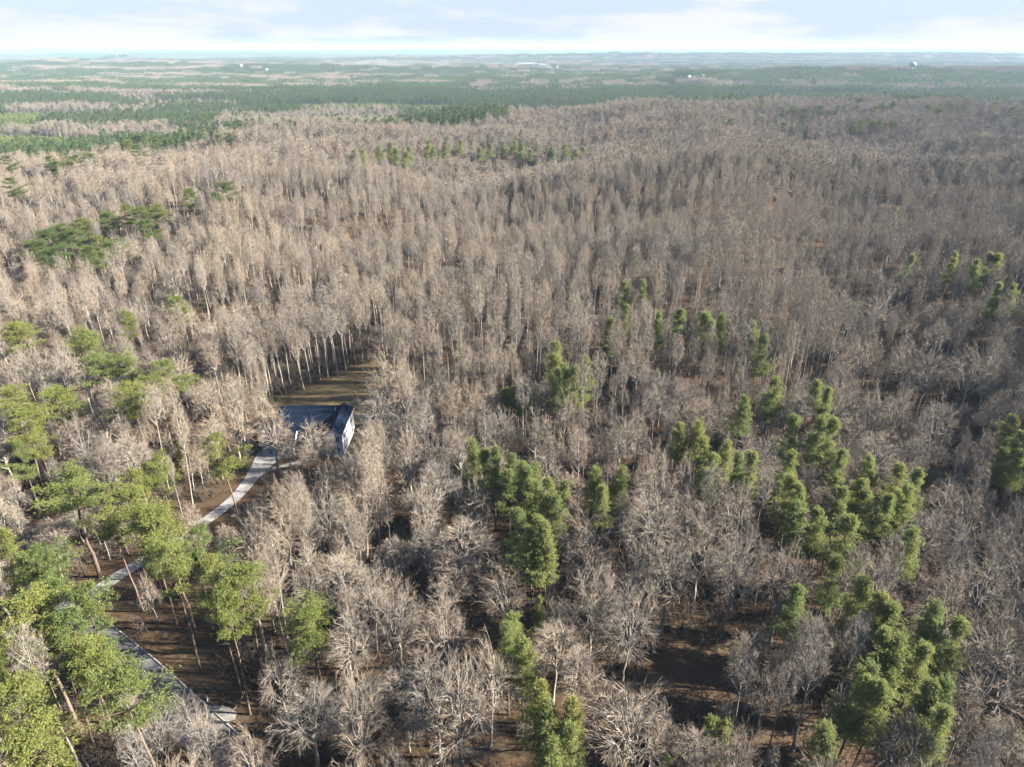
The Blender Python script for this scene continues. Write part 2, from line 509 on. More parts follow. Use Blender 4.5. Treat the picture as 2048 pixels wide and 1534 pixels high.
def hardwood(seed, style, h, R, cb, lod=0):
    """returns trunk Mesh, crown Mesh"""
    rng = np.random.RandomState(seed)
    trunk, crown = Mesh(), Mesh()
    slender = style == 'slender'
    n = 8
    top = h * (0.95 if slender else cb + 0.10)
    z = np.linspace(-0.6, top, n)
    wob = np.cumsum(rng.normal(size=(n, 2)) * (0.10 if slender else 0.15), 0)
    wob -= wob[0]
    TP = np.column_stack([wob, z])[None]
    r0 = h * (0.0105 if slender else 0.0145)
    rr = np.linspace(1, 0.14 if slender else 0.62, n) ** 1.1 * r0
    rr[0] *= 1.5
    trunk.tubes(TP, rr[None], 7 if lod == 0 else 4)
    lump = (0.13 if not slender else 0.09, rng.uniform(0, 6.28), rng.uniform(0, 6.28), rng.uniform(0, 6.28))
    if slender:
        m = 30 if lod == 0 else 18
        s = (np.arange(m) + rng.uniform(0, 1, m)) / m
        az = np.arange(m) * 2.4 + rng.normal(size=m) * 0.4
        prof = np.sin(np.pi * (0.16 + 0.76 * s ** 0.85)) ** 0.8
        rad = R * prof * rng.uniform(0.7, 1.12, m)
        zt = h * (cb + 0.06 + (1.0 - cb - 0.06) * s)
        zb = np.clip(zt - rad * rng.uniform(1.1, 1.9, m), 0.22 * h, top * 0.97)
        base, tg = interp_poly(TP, np.zeros(m, int), (zb + 0.6) / (top + 0.6))
        tip = np.column_stack([np.cos(az) * rad, np.sin(az) * rad, zt])
        tip[:, :2] += base[:, :2]
        ctrl = base * 0.45 + tip * 0.55
        ctrl[:, :2] += (tip[:, :2] - base[:, :2]) * 0.25
        LP = bez(base, ctrl, tip, 5)
        L = np.linalg.norm(tip - base, axis=1)
        rb = r0 * (0.15 + 0.14 * (1 - s)) * rng.uniform(0.8, 1.2, m)
    else:
        m = 12 if lod == 0 else 9
        s = np.linspace(0, 1, m)
        zc = h * (cb + 0.10)
        base, tg = interp_poly(TP, np.zeros(m, int), 0.66 + 0.33 * s)
        az = np.arange(m) * 2.4 + rng.normal(size=m) * 0.3 + rng.uniform(0, 6)
        el = np.radians(16 + 64 * s ** 0.8 + rng.normal(size=m) * 5)
        rad = 0.72 * rng.uniform(0.85, 1.12, m)
        tip = np.column_stack([np.cos(az) * np.cos(el) * rad * R, np.sin(az) * np.cos(el) * rad * R, zc + np.sin(el) * rad * (h - zc)])
        ctrl = base * 0.5 + tip * 0.5
        ctrl[:, :2] += (tip[:, :2] - base[:, :2]) * 0.06
        ctrl[:, 2] -= 0.02 * h
        LP = bez(base, ctrl, tip, 7)
        LP[:, 1:-1] += rng.normal(size=(m, 5, 3)) * 0.16
        L = np.linalg.norm(tip - base, axis=1)
        rb = r0 * rng.uniform(0.36, 0.52, m)
    nn = LP.shape[1]
    LR = rb[:, None] * np.linspace(1, 0.28, nn)[None]
    trunk.tubes(LP, LR, 5 if lod == 0 else 3)
    # second order: out to the crown surface
    if slender:
        c0 = np.array([0, 0, h * (cb + 1.0) * 0.5])
        rx, rz, el_lo = R * 1.02, h * (1 - cb) * 0.53, -60
        m2, m3, k4 = (150, 500, 8) if lod == 0 else (150, 0, 11)
    else:
        c0 = np.array([0, 0, h * (cb + 0.10)])
        rx, rz, el_lo = R, h - c0[2], 0
        m2, m3, k4 = (170, 820, 8) if lod == 0 else (130, 0, 14)
    tips2 = dome(rng, m2, c0, rx, rz, el_lo, 0.45, 0.98, lump)
    S, SL, par, t = reach(LP, L, tips2, rng, 5, 0.12, 0.92, 0.42, 0.10)
    sr = np.maximum(rb[par] * (0.46 - 0.16 * t), 0.016)
    crown.tubes(S, sr[:, None] * np.linspace(1, 0.34, 5)[None], 4 if lod == 0 else 3, 0)
    if m3:
        tips3 = dome(rng, m3, c0, rx, rz, el_lo - 4, 0.55, 1.0, lump)
        Q, QL, par3, t3 = reach(S, SL, tips3, rng, 4, 0.2, 0.95, 0.4, 0.09)
        qr = np.clip(sr[par3] * 0.38, 0.009, 0.017)
        crown.tubes(Q, qr[:, None] * np.linspace(1, 0.5, 4)[None], 3, 1)
    else:
        Q, QL = S, SL
    m = len(Q)
    par4 = np.repeat(np.arange(m), k4)
    t4 = rng.uniform(0.2, 0.98, m * k4)
    b4, tg4 = interp_poly(Q, par4, t4)
    out = unit(b4 - c0 + np.array([0, 0, 0.35 * h]))
    d4 = unit(tg4 * 1.0 + out * 0.4 + unit(rng.normal(size=(m * k4, 3))) * 0.36)
    L4 = rng.uniform(0.45, 1.25, m * k4) * (1.0 if lod == 0 else 1.6)
    w = rng.uniform(0.022, 0.038, m * k4) * (1.0 if lod == 0 else 2.5)
    crown.slivers(b4, b4 + d4 * L4[:, None], w, rng, 1)
    return trunk, crown

# ------------------------------------------------------------------ pines
def pine(seed, kind, h, R, cb, lod=0):
    rng = np.random.RandomState(seed)
    trunk, crown = Mesh(), Mesh()
    n = 9
    z = np.linspace(-0.6, h * 0.965, n)
    wob = np.cumsum(rng.normal(size=(n, 2)) * 0.13, 0)
    wob -= wob[0]
    TP = np.column_stack([wob, z])[None]
    r0 = h * 0.0105
    trunk.tubes(TP, (np.linspace(1, 0.14, n) * r0)[None], 7 if lod == 0 else 4)
    if kind == 'mature':
        m = 27 if lod == 0 else 16
        s = np.sort(rng.uniform(0, 1, m) ** 0.85)
        prof = np.where(s < 0.55, 0.72 + 0.5 * s, 1.0 - 1.15 * (s - 0.55) ** 1.25 * 1.35)
        el = np.radians(rng.uniform(-8, 18, m) + 42 * s ** 2)
        ncl, ntf, nnd, sig = 6, 17, 7, np.array([0.40, 0.40, 0.20])
    elif kind == 'sapling':
        m = 34 if lod == 0 else 14
        s = np.sort(rng.uniform(0, 1, m))
        prof = 1.05 - 0.9 * s
        el = np.radians(rng.uniform(5, 25, m) + 30 * s)
        ncl, ntf, nnd, sig = 3, 7, 7, np.array([0.36, 0.36, 0.3])
    else:
        m = 44 if lod == 0 else 20
        s = np.sort(rng.uniform(0, 1, m) ** 1.15)
        prof = np.where(s < 0.15, 0.8 + 1.6 * s, 1.06 - 0.86 * ((s - 0.15) / 0.85) ** 1.05)
        el = np.radians(rng.uniform(-5, 22, m) + 38 * s ** 1.5)
        ncl, ntf, nnd, sig = 5, 12, 7, np.array([0.38, 0.38, 0.22])
    if lod:
        ncl, ntf, nnd = 2, 3, 5
    # uneven sides: some branches missing, some long
    az = np.arange(m) * 2.4 + rng.normal(size=m) * 0.45
    lop = 1 + 0.28 * np.cos(az - rng.uniform(0, 6.28)) + 0.2 * np.cos(2 * az - rng.uniform(0, 6.28))
    L = R * prof * lop * rng.uniform(0.5, 1.22, m)
    zt = (cb + (0.96 - cb) * s) * h
    base, _ = interp_poly(TP, np.zeros(m, int), (zt + 0.6) / (h * 0.965 + 0.6))
    d0 = np.column_stack([np.cos(az) * np.cos(el), np.sin(az) * np.cos(el), np.sin(el)])
    B = grow(base, d0, L, 4, rng, 0.30, 0.10)
    if lod == 0 or kind == 'mature':
        trunk.tubes(B, (r0 * 0.24 * (1.1 - 0.7 * s))[:, None] * np.linspace(1, 0.3, 4)[None], 4 if lod == 0 else 3)
    if kind == 'mature' and lod == 0:
        # a few dead stubs below the crown
        k = 9
        zs = rng.uniform(0.25, cb, k) * h
        bs, _ = interp_poly(TP, np.zeros(k, int), (zs + 0.6) / (h * 0.965 + 0.6))
        a2 = rng.uniform(0, 6.28, k)
        ds = np.column_stack([np.cos(a2), np.sin(a2), rng.uniform(-0.2, 0.3, k)])
        D = grow(bs, unit(ds), rng.uniform(0.8, 2.6, k), 3, rng, 0.0, 0.12)
        trunk.tubes(D, np.full((k, 1), 0.035) * np.linspace(1, 0.4, 3)[None], 3)
    par = np.repeat(np.arange(m), ncl)
    lo = 0.42 if kind == 'mature' else 0.28
    t = lo + (1.0 - lo) * np.tile((np.arange(ncl) + 0.6) / ncl, m) + rng.uniform(-0.08, 0.08, m * ncl)
    C, tg = interp_poly(B, par, np.clip(t, 0, 0.99))
    side = unit(np.cross(tg, np.array([0, 0, 1.0])))
    C = C + side * (rng.normal(size=(m * ncl, 1)) * 0.20 * L[par][:, None])
    C[:, 2] += 0.12
    # leader clump
    C = np.vstack([C, TP[0, -1][None] + rng.normal(size=(4, 3)) * np.array([0.3, 0.3, 0.35])])
    cs = rng.uniform(0.75, 1.25, len(C)) * (R / 4.2) ** 0.5
    pt = np.repeat(np.arange(len(C)), ntf)
    X = C[pt] + rng.normal(size=(len(pt), 3)) * sig * cs[pt][:, None]
    pn = np.repeat(np.arange(len(X)), nnd)
    out = unit(X - C[pt])
    d = unit(unit(rng.normal(size=(len(pn), 3))) + out[pn] * 0.55 + np.array([0, 0, 0.45]))
    ln = rng.uniform(0.24, 0.42, len(pn)) * (1.0 if lod == 0 else 3.2)
    w = rng.uniform(0.055, 0.10, len(pn)) * (1.0 if lod == 0 else 5.6)
    A = X[pn] + d * (0.05 * ln[:, None])
    # blades widest in the middle: two triangles each
    s_ = unit(np.cross(d, rng.normal(size=d.shape))) * (w[:, None] * 0.5)
    mid = A + d * (ln * 0.5)[:, None]
    V = np.stack([A, mid - s_, A + d * ln[:, None], mid + s_], 1).reshape(-1, 3)
    crown.add(V, [np.arange(len(pn) * 4).reshape(-1, 4)], 0)
    return trunk, crown

def brush(seed, h):
    rng = np.random.RandomState(seed)
    c = Mesh()
    m = 9
    az = rng.uniform(0, 6.28, m)
    el = np.radians(rng.uniform(50, 85, m))
    b = np.column_stack([rng.normal(size=m) * 0.4, rng.normal(size=m) * 0.4, np.full(m, -0.2)])
    d = np.column_stack([np.cos(az) * np.cos(el), np.sin(az) * np.cos(el), np.sin(el)])
    P = grow(b, d, rng.uniform(0.6, 1.0, m) * h, 4, rng, 0.15, 0.12)
    c.tubes(P, np.full((m, 1), 0.035) * np.linspace(1, 0.3, 4)[None], 3)
    k = 26
    par = np.repeat(np.arange(m), k)
    bb, tg = interp_poly(P, par, rng.uniform(0.25, 1, m * k))
    dd = unit(tg + unit(rng.normal(size=(m * k, 3))) * 0.9 + np.array([0, 0, 0.2]))
    c.slivers(bb, bb + dd * rng.uniform(0.4, 1.3, (m * k, 1)), rng.uniform(0.03, 0.06, m * k), rng)
    return c

# tiles of far woodland, ~60 m across, each tree a loose tuft of blades
def tile(seed, kind):
    rng = np.random.RandomState(seed)
    c = Mesh()
    S = 62.0
    g = 9 if kind != 'plant' else 12
    gx, gy = np.meshgrid(np.arange(g), np.arange(g))
    x = (gx.ravel() + 0.5 + rng.uniform(-0.42, 0.42, g * g)) / g * S - S / 2
    y = (gy.ravel() + 0.5 + rng.uniform(-0.42, 0.42, g * g)) / g * S - S / 2
    m = g * g
    hh = {'hard': rng.uniform(16, 25, m), 'pine': rng.uniform(16, 24, m), 'plant': rng.uniform(5, 8, m)}[kind]
    RR = {'hard': rng.uniform(3.2, 5.2, m), 'pine': rng.uniform(2.4, 3.8, m), 'plant': rng.uniform(2.0, 3.0, m)}[kind]
    k = 34
    par = np.repeat(np.arange(m), k)
    t = rng.uniform(0, 1, m * k)
    az = rng.uniform(0, 6.28, m * k)
    if kind == 'hard':
        r = RR[par] * np.sqrt(rng.uniform(0, 1, m * k)) * np.sin(np.pi * np.clip(0.2 + 0.72 * t, 0, 1))
        z = hh[par] * (0.42 + 0.58 * t)
    else:
        r = RR[par] * np.sqrt(rng.uniform(0.1, 1, m * k)) * (1.05 - 0.9 * t)
        z = hh[par] * (0.30 + 0.70 * t)
    X = np.column_stack([x[par] + r * np.cos(az), y[par] + r * np.sin(az), z])
    d = unit(np.column_stack([np.cos(az) * 0.5, np.sin(az) * 0.5, np.full(m * k, 0.9 if kind == 'hard' else 0.35)]) + rng.normal(size=(m * k, 3)) * 0.4)
    L = rng.uniform(2.0, 3.6, m * k)
    c.slivers(X - d * (L * 0.4)[:, None], X + d * (L * 0.6)[:, None], rng.uniform(0.5, 0.9, m * k) if kind == 'hard' else rng.uniform(1.2, 2.0, m * k), rng)
    if kind == 'hard':
        P = np.stack([np.column_stack([x, y, np.zeros(m) - 2]), np.column_stack([x, y, hh * 0.7])], 1)
        c.tubes(P, np.full((m, 2), 0.22), 3)
    return c

BR = {}
def protos():
    specs = []
    for i in range(6):
        specs.append(('broad', i, 'hard', dict(style='broad', h=24.0, R=6.2 if i < 4 else 4.8, cb=(0.30, 0.36, 0.40, 0.33, 0.50, 0.55)[i])))
    for i in range(6):
        specs.append(('slender', i, 'hard', dict(style='slender', h=27.0, R=3.1, cb=0.50 + 0.06 * (i % 3))))
    for i in range(5):
        specs.append(('mature', i, 'pine', dict(kind='mature', h=28.0, R=4.6, cb=0.60)))
    for i in range(5):
        specs.append(('young', i, 'pine', dict(kind='young', h=21.0, R=3.0, cb=0.46)))
    for i in range(3):
        specs.append(('sapling', i, 'pine', dict(kind='sapling', h=9.0, R=1.9, cb=0.18)))
    for key, i, fam, kw in specs:
        f = hardwood if fam == 'hard' else pine
        t, c = f(100 + 17 * i + len(key), **kw)
        if fam == 'hard':
            BR[(key, i)] = (t.build('bare_tree_trunk', [M['bark']], True), c.build('bare_tree_crown', [M['bark'], M['twig']]), kw['h'], kw['R'])
        else:
            BR[(key, i)] = (t.build('pine_trunk', [M['pine_bark']], True), c.build('pine_crown', [M['needles'] if key == 'mature' else M['needles_young']]), kw['h'], kw['R'])
protos()
for i in range(5):      # the darker green stands farther off
    tm, cm, ph, pr = BR[('mature', i)]
    dm = cm.copy()
    dm.materials[0] = M['needles_dark']
    BR[('dark', i)] = (tm, dm, ph, pr)

def joined(key, fam, lod, i, kw, mats):
    f = hardwood if fam == 'hard' else pine
    t, c = f(100 + 17 * i + len(key) + 1000 * lod, lod=lod, **kw)
    J = Mesh()
    J.v = t.v + [a for a in c.v]
    J.f = t.f + [a + t.n for a in c.f]
    J.m = t.m + [a + 1 for a in c.m]
    J.n = t.n + c.n
    return J.build('woodland_tree', mats)

PROTO_COL = {}
def proto_collection(name, meshes):
    c = bpy.data.collections.new(name)
    for i, me in enumerate(meshes):
        o = bpy.data.objects.new('%s_%02d' % (name, i), me)
        c.objects.link(o)
    PROTO_COL[name] = c
    return c

HB = [joined('broad', 'hard', 0, i, dict(style='broad', h=24.0, R=6.2 if i < 4 else 4.8, cb=(0.30, 0.36, 0.40, 0.33, 0.50, 0.55)[i]), [M['bark'], M['bark'], M['twig']]) for i in range(6)]
HS = [joined('slender', 'hard', 0, i, dict(style='slender', h=27.0, R=3.1, cb=0.50 + 0.06 * (i % 3)), [M['bark'], M['bark'], M['twig']]) for i in range(6)]
HBL = [joined('broad', 'hard', 1, i, dict(style='broad', h=24.0, R=5.6, cb=0.3 + 0.1 * i), [M['bark'], M['bark'], M['twig']]) for i in range(3)]
HSL = [joined('slender', 'hard', 1, i, dict(style='slender', h=27, R=3.3, cb=0.44), [M['bark'], M['bark'], M['twig']]) for i in range(3)]
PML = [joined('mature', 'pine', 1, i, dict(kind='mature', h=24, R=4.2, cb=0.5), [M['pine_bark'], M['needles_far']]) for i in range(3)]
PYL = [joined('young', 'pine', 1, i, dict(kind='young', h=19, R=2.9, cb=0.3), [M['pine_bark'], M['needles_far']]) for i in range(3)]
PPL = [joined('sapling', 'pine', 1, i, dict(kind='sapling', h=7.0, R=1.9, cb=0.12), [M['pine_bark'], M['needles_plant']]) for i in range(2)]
C_HARD = proto_collection('hardwood', HB + HS + HBL + HSL)                # 0-5 broad, 6-11 slender, 12-14 far broad, 15-17 far slender
C_PINE = proto_collection('conifer', PML + PYL + PPL)                     # 0-2 mature, 3-5 young, 6-7 plantation
C_BRUSH = proto_collection('brush', [brush(i, 3.2).build('brush', [M['brush']]) for i in range(4)])
C_TILE = proto_collection('woodlot', [tile(i, 'hard').build('woodlot', [M['twig']]) for i in range(3)] +
                          [tile(10 + i, 'pine').build('woodlot', [M['needles_far']]) for i in range(3)] +
                          [tile(20 + i, 'plant').build('woodlot', [M['needles_plant']]) for i in range(2)])

def scatter(name, coll, P, rot, scl, idx, label):
    """one object of many instanced plants (geometry nodes)"""
    me = bpy.data.meshes.new(name)
    me.vertices.add(len(P))
    me.vertices.foreach_set('co', np.asarray(P, np.float32).ravel())
    for nm, ty, arr in (('rot', 'FLOAT_VECTOR', rot), ('scl', 'FLOAT_VECTOR', scl)):
        a = me.attributes.new(nm, ty, 'POINT')
        a.data.foreach_set('vector', np.asarray(arr, np.float32).ravel())
    a = me.attributes.new('idx', 'INT', 'POINT')
    a.data.foreach_set('value', np.asarray(idx, np.int32))
    o = obj(name, me, kind='stuff', label=label)
    ng = bpy.data.node_groups.new(name + '_nodes', 'GeometryNodeTree')
    ng.interface.new_socket('Geometry', in_out='INPUT', socket_type='NodeSocketGeometry')
    ng.interface.new_socket('Geometry', in_out='OUTPUT', socket_type='NodeSocketGeometry')
    N, Lk = ng.nodes.new, ng.links.new
    gi, go = N('NodeGroupInput'), N('NodeGroupOutput')
    ci = N('GeometryNodeCollectionInfo')
    ci.inputs['Collection'].default_value = coll
    ci.inputs['Separate Children'].default_value = True
    ci.inputs['Reset Children'].default_value = True
    ip = N('GeometryNodeInstanceOnPoints')
    ip.inputs['Pick Instance'].default_value = True
    def attr(nm, ty):
        n = N('GeometryNodeInputNamedAttribute')
        n.data_type = ty
        n.inputs['Name'].default_value = nm
        return n.outputs['Attribute']
    Lk(gi.outputs[0], ip.inputs['Points'])
    Lk(ci.outputs[0], ip.inputs['Instance'])
    Lk(attr('idx', 'INT'), ip.inputs['Instance Index'])
    er = N('FunctionNodeEulerToRotation')
    Lk(attr('rot', 'FLOAT_VECTOR'), er.inputs[0])
    Lk(er.outputs[0], ip.inputs['Rotation'])
    Lk(attr('scl', 'FLOAT_VECTOR'), ip.inputs['Scale'])
    Lk(ip.outputs[0], go.inputs[0])
    md = o.modifiers.new('plants', 'NODES')
    md.node_group = ng
    return o

# ------------------------------------------------------------------ ground
def build_ground():
    rad = [0.0]
    r = 8.0
    while r < 26000:
        rad.append(r)
        r *= 1.014 if r < 900 else (1.022 if r < 4000 else 1.035)
        if r < 60:
            r += 4
    rad = np.array(rad[1:])
    az = np.radians(np.concatenate([np.arange(-180, -48, 4.0), np.arange(-48, 48, 0.4), np.arange(48, 180, 4.0)]))
    A, Rr = np.meshgrid(az, rad)
    X, Y = Rr * np.sin(A), Rr * np.cos(A)
    Z = terrain(X, Y)
    # canopy-scale roughness where woods are too far to be built
    rs = np.random.RandomState(3)
    Z = Z + smooth(6500, 8000, Rr) * (14 + rs.uniform(-5, 5, Z.shape))
    nr, na = Z.shape
    V = np.stack([X, Y, Z], -1).reshape(-1, 3)
    V = np.vstack([V, [[0, 0, T(0, 0)]]])
    i = np.arange(nr - 1)[:, None] * na
    j = np.arange(na)[None, :]
    j2 = (j + 1) % na
    q = np.stack([i + j, i + j2, i + na + j2, i + na + j], -1).reshape(-1, 4)[:, ::-1]
    c = nr * na
    tri = np.stack([np.full(na, c), (np.arange(na) + 1) % na, np.arange(na)], -1)
    mm = Mesh()
    mm.add(V, [q, tri])
    me = mm.build('ground', [M['ground']], True)
    obj('ground', me, kind='structure', label='brown leaf-littered ground rolling away to the horizon')
build_ground()

def drape(name, mat, pts, lift, label, step=1.5):
    """flat sheet following the terrain; pts: polygon in ground metres"""
    bm = bmesh.new()
    P = np.array(pts)
    x0, y0 = P.min(0)
    x1, y1 = P.max(0)
    vs = [bm.verts.new((p[0], p[1], 0)) for p in pts]
    bm.faces.new(vs)
    for a, no, lo, hi in ((0, (1, 0, 0), x0, x1), (1, (0, 1, 0), y0, y1)):
        k = lo + step
        while k < hi:
            co = [0, 0, 0]
            co[a] = k
            bmesh.ops.bisect_plane(bm, geom=bm.verts[:] + bm.edges[:] + bm.faces[:], plane_co=co, plane_no=no)
            k += step
    bmesh.ops.triangulate(bm, faces=bm.faces)
    for v in bm.verts:
        v.co.z = T(v.co.x, v.co.y) + lift
    return bm_obj(name, bm, mat, None, kind='structure', label=label)

def strip(name, mat, center, width, lift, label, thick=0.0):
    """ribbon along a ground centre line"""
    P = np.array(center, float)
    # resample with a smooth curve
    t = np.concatenate([[0], np.cumsum(np.linalg.norm(np.diff(P, axis=0), axis=1))])
    n = max(8, int(t[-1] / 1.2))
    tt = np.linspace(0, t[-1], n)
    Q = np.column_stack([np.interp(tt, t, P[:, 0]), np.interp(tt, t, P[:, 1])])
    for _ in range(14):
        Q[1:-1] = 0.25 * Q[:-2] + 0.5 * Q[1:-1] + 0.25 * Q[2:]
    d = np.gradient(Q, axis=0)
    d /= np.linalg.norm(d, axis=1, keepdims=True)
    nrm = np.column_stack([d[:, 1], -d[:, 0]])
    W = np.interp(np.linspace(0, 1, n), np.linspace(0, 1, len(width)), width) if isinstance(width, (list, tuple)) else np.full(n, width)
    cols = np.linspace(-0.5, 0.5, 5)
    V = []
    for c in cols:
        XY = Q + nrm * (c * W)[:, None]
        V.append(np.column_stack([XY, terrain(XY[:, 0], XY[:, 1]) + lift]))
    V = np.stack(V, 1)
    i = np.arange(n - 1)[:, None] * 5
    j = np.arange(4)[None]
    q = np.stack([i + j, i + j + 1, i + 6 + j, i + 5 + j], -1).reshape(-1, 4)
    mm = Mesh()
    mm.add(V.reshape(-1, 3), [q])
    me = mm.build(name, [mat])
    o = obj(name, me, kind='structure', label=label)
    return o, Q

def G(*pp):
    return [at(px, py) for px, py in pp]

lawn = drape('lawn', M['lawn'], G((500, 800), (545, 802), (590, 786), (640, 768), (690, 745), (735, 724), (775, 715), (800, 760), (810, 800), (800, 850), (740, 880), (560, 900)), 0.05,
             'brown winter lawn sloping behind the white house')
drive_c = G((545, 905), (528, 925), (505, 955), (470, 1000), (432, 1028), (392, 1056), (335, 1093), (285, 1125), (235, 1150), (190, 1185), (150, 1222))
driveway, DQ = strip('driveway', M['concrete'], drive_c, [8.0, 5.6, 3.6, 3.2, 3.1, 3.1, 3.1, 3.1, 3.1, 3.4, 4.2], 0.10, 'pale concrete driveway winding from the road up to the white house')
walk, WQ = strip('path', M['concrete'], G((512, 950), (545, 938), (590, 928), (625, 915), (640, 900)), 1.5, 0.13, 'thin curved concrete front walk beside the white house')
road_c = G((-80, 1120), (20, 1165), (100, 1215), (190, 1275), (275, 1345), (360, 1425), (430, 1490), (520, 1580), (620, 1700))
road, RQ = strip('road', M['asphalt'], road_c, 6.4, 0.07, 'shaded grey asphalt lane running below the roadside pines')
# concrete edging on the far side of the lane
def edging():
    d = np.gradient(RQ, axis=0)
    d /= np.linalg.norm(d, axis=1, keepdims=True)
    nrm = np.column_stack([d[:, 1], -d[:, 0]])
    P = RQ - nrm * 3.35
    mm = Mesh()
    n = len(P)
    V = []
    for off, z in ((-0.15, 0.0), (-0.15, 0.19), (0.15, 0.19), (0.15, 0.0)):
        XY = P + nrm * off
        V.append(np.column_stack([XY, terrain(XY[:, 0], XY[:, 1]) + z]))
    V = np.stack(V, 1)
    i = np.arange(n - 1)[:, None] * 4
    j = np.arange(3)[None]
    q = np.stack([i + j, i + j + 1, i + 5 + j, i + 4 + j], -1).reshape(-1, 4)
    mm.add(V.reshape(-1, 3), [q])
    return obj('kerb', mm.build('kerb', [M['concrete']]), kind='structure', label='low pale concrete kerb along the asphalt lane')
kerb = edging()
apron = drape('gravel_apron', M['gravel'], G((400, 1418), (425, 1408), (455, 1414), (475, 1426), (470, 1440), (440, 1448), (425, 1440)), 0.11, 'small grey gravel apron at the lane edge')

# ------------------------------------------------------------------ house
def window_unit(parent, face, a0, a1, z0, z1, at_, cross=True):
    """face '-y' or '+x'; frame, glass and bars proud of the wall"""
    def bx(p0, p1, q0, q1, d0, d1):
        return (p0, p1, at_ - d1, at_ - d0, q0, q1) if face == '-y' else (at_ + d0, at_ + d1, p0, p1, q0, q1)
    t = 0.10
    fr = [bx(a0 - t, a0, z0 - t, z1 + t, 0.0, 0.07), bx(a1, a1 + t, z0 - t, z1 + t, 0.0, 0.07), bx(a0, a1, z1, z1 + t, 0.0, 0.07), bx(a0, a1, z0 - t, z0, 0.0, 0.07)]
    w = boxes('window', M['trim'], fr, parent)
    boxes('pane', M['glass'], [bx(a0, a1, z0, z1, 0.005, 0.02)], w)
    mid, zm = (a0 + a1) / 2, (z0 + z1) / 2
    boxes('glazing_bar', M['trim'], [bx(mid - 0.03, mid + 0.03, z0, z1, 0.022, 0.05), bx(a0, mid - 0.03, zm - 0.03, zm + 0.03, 0.022, 0.05), bx(mid + 0.03, a1, zm - 0.03, zm + 0.03, 0.022, 0.05)], w)

def roof_slab(name, parent, axis, a0, a1, c, half, zr, ze, over, th, drop=None):
    """gable roof: ridge along axis from a0 to a1 at cross position c"""
    sl = (zr - ze) / half
    e = half + over
    poly = [(c - e, zr - sl * e), (c, zr), (c + e, zr - sl * e), (c + e, zr - sl * e + th), (c, zr + th * 1.15), (c - e, zr - sl * e + th)]
    if axis == 'x':
        return prism(name, M['shingle'], poly, 'x', a0, a1, parent)
    return prism(name, M['shingle'], poly, 'y', a0, a1, parent)

def shingle_courses(parent, axis, a0, a1, c, half, zr, ze, over, th, side):
    """raised courses on one slope"""
    sl = (zr - ze) / half
    e = half + over
    n = 14
    for i in range(1, n):
        q = c + side * e * i / n
        z = zr + th * 1.15 - (sl * e + th * 0.15) * i / n
        if axis == 'x':
            boxes('shingle_course', M['shingle'], [(a0 + 0.02, a1 - 0.02, min(q, q - side * 0.22), max(q, q - side * 0.22), z - 0.02, z + 0.045)], parent)
        else:
            boxes('shingle_course', M['shingle'], [(min(q, q - side * 0.22), max(q, q - side * 0.22), a0 + 0.02, a1 - 0.02, z - 0.02, z + 0.045)], parent)

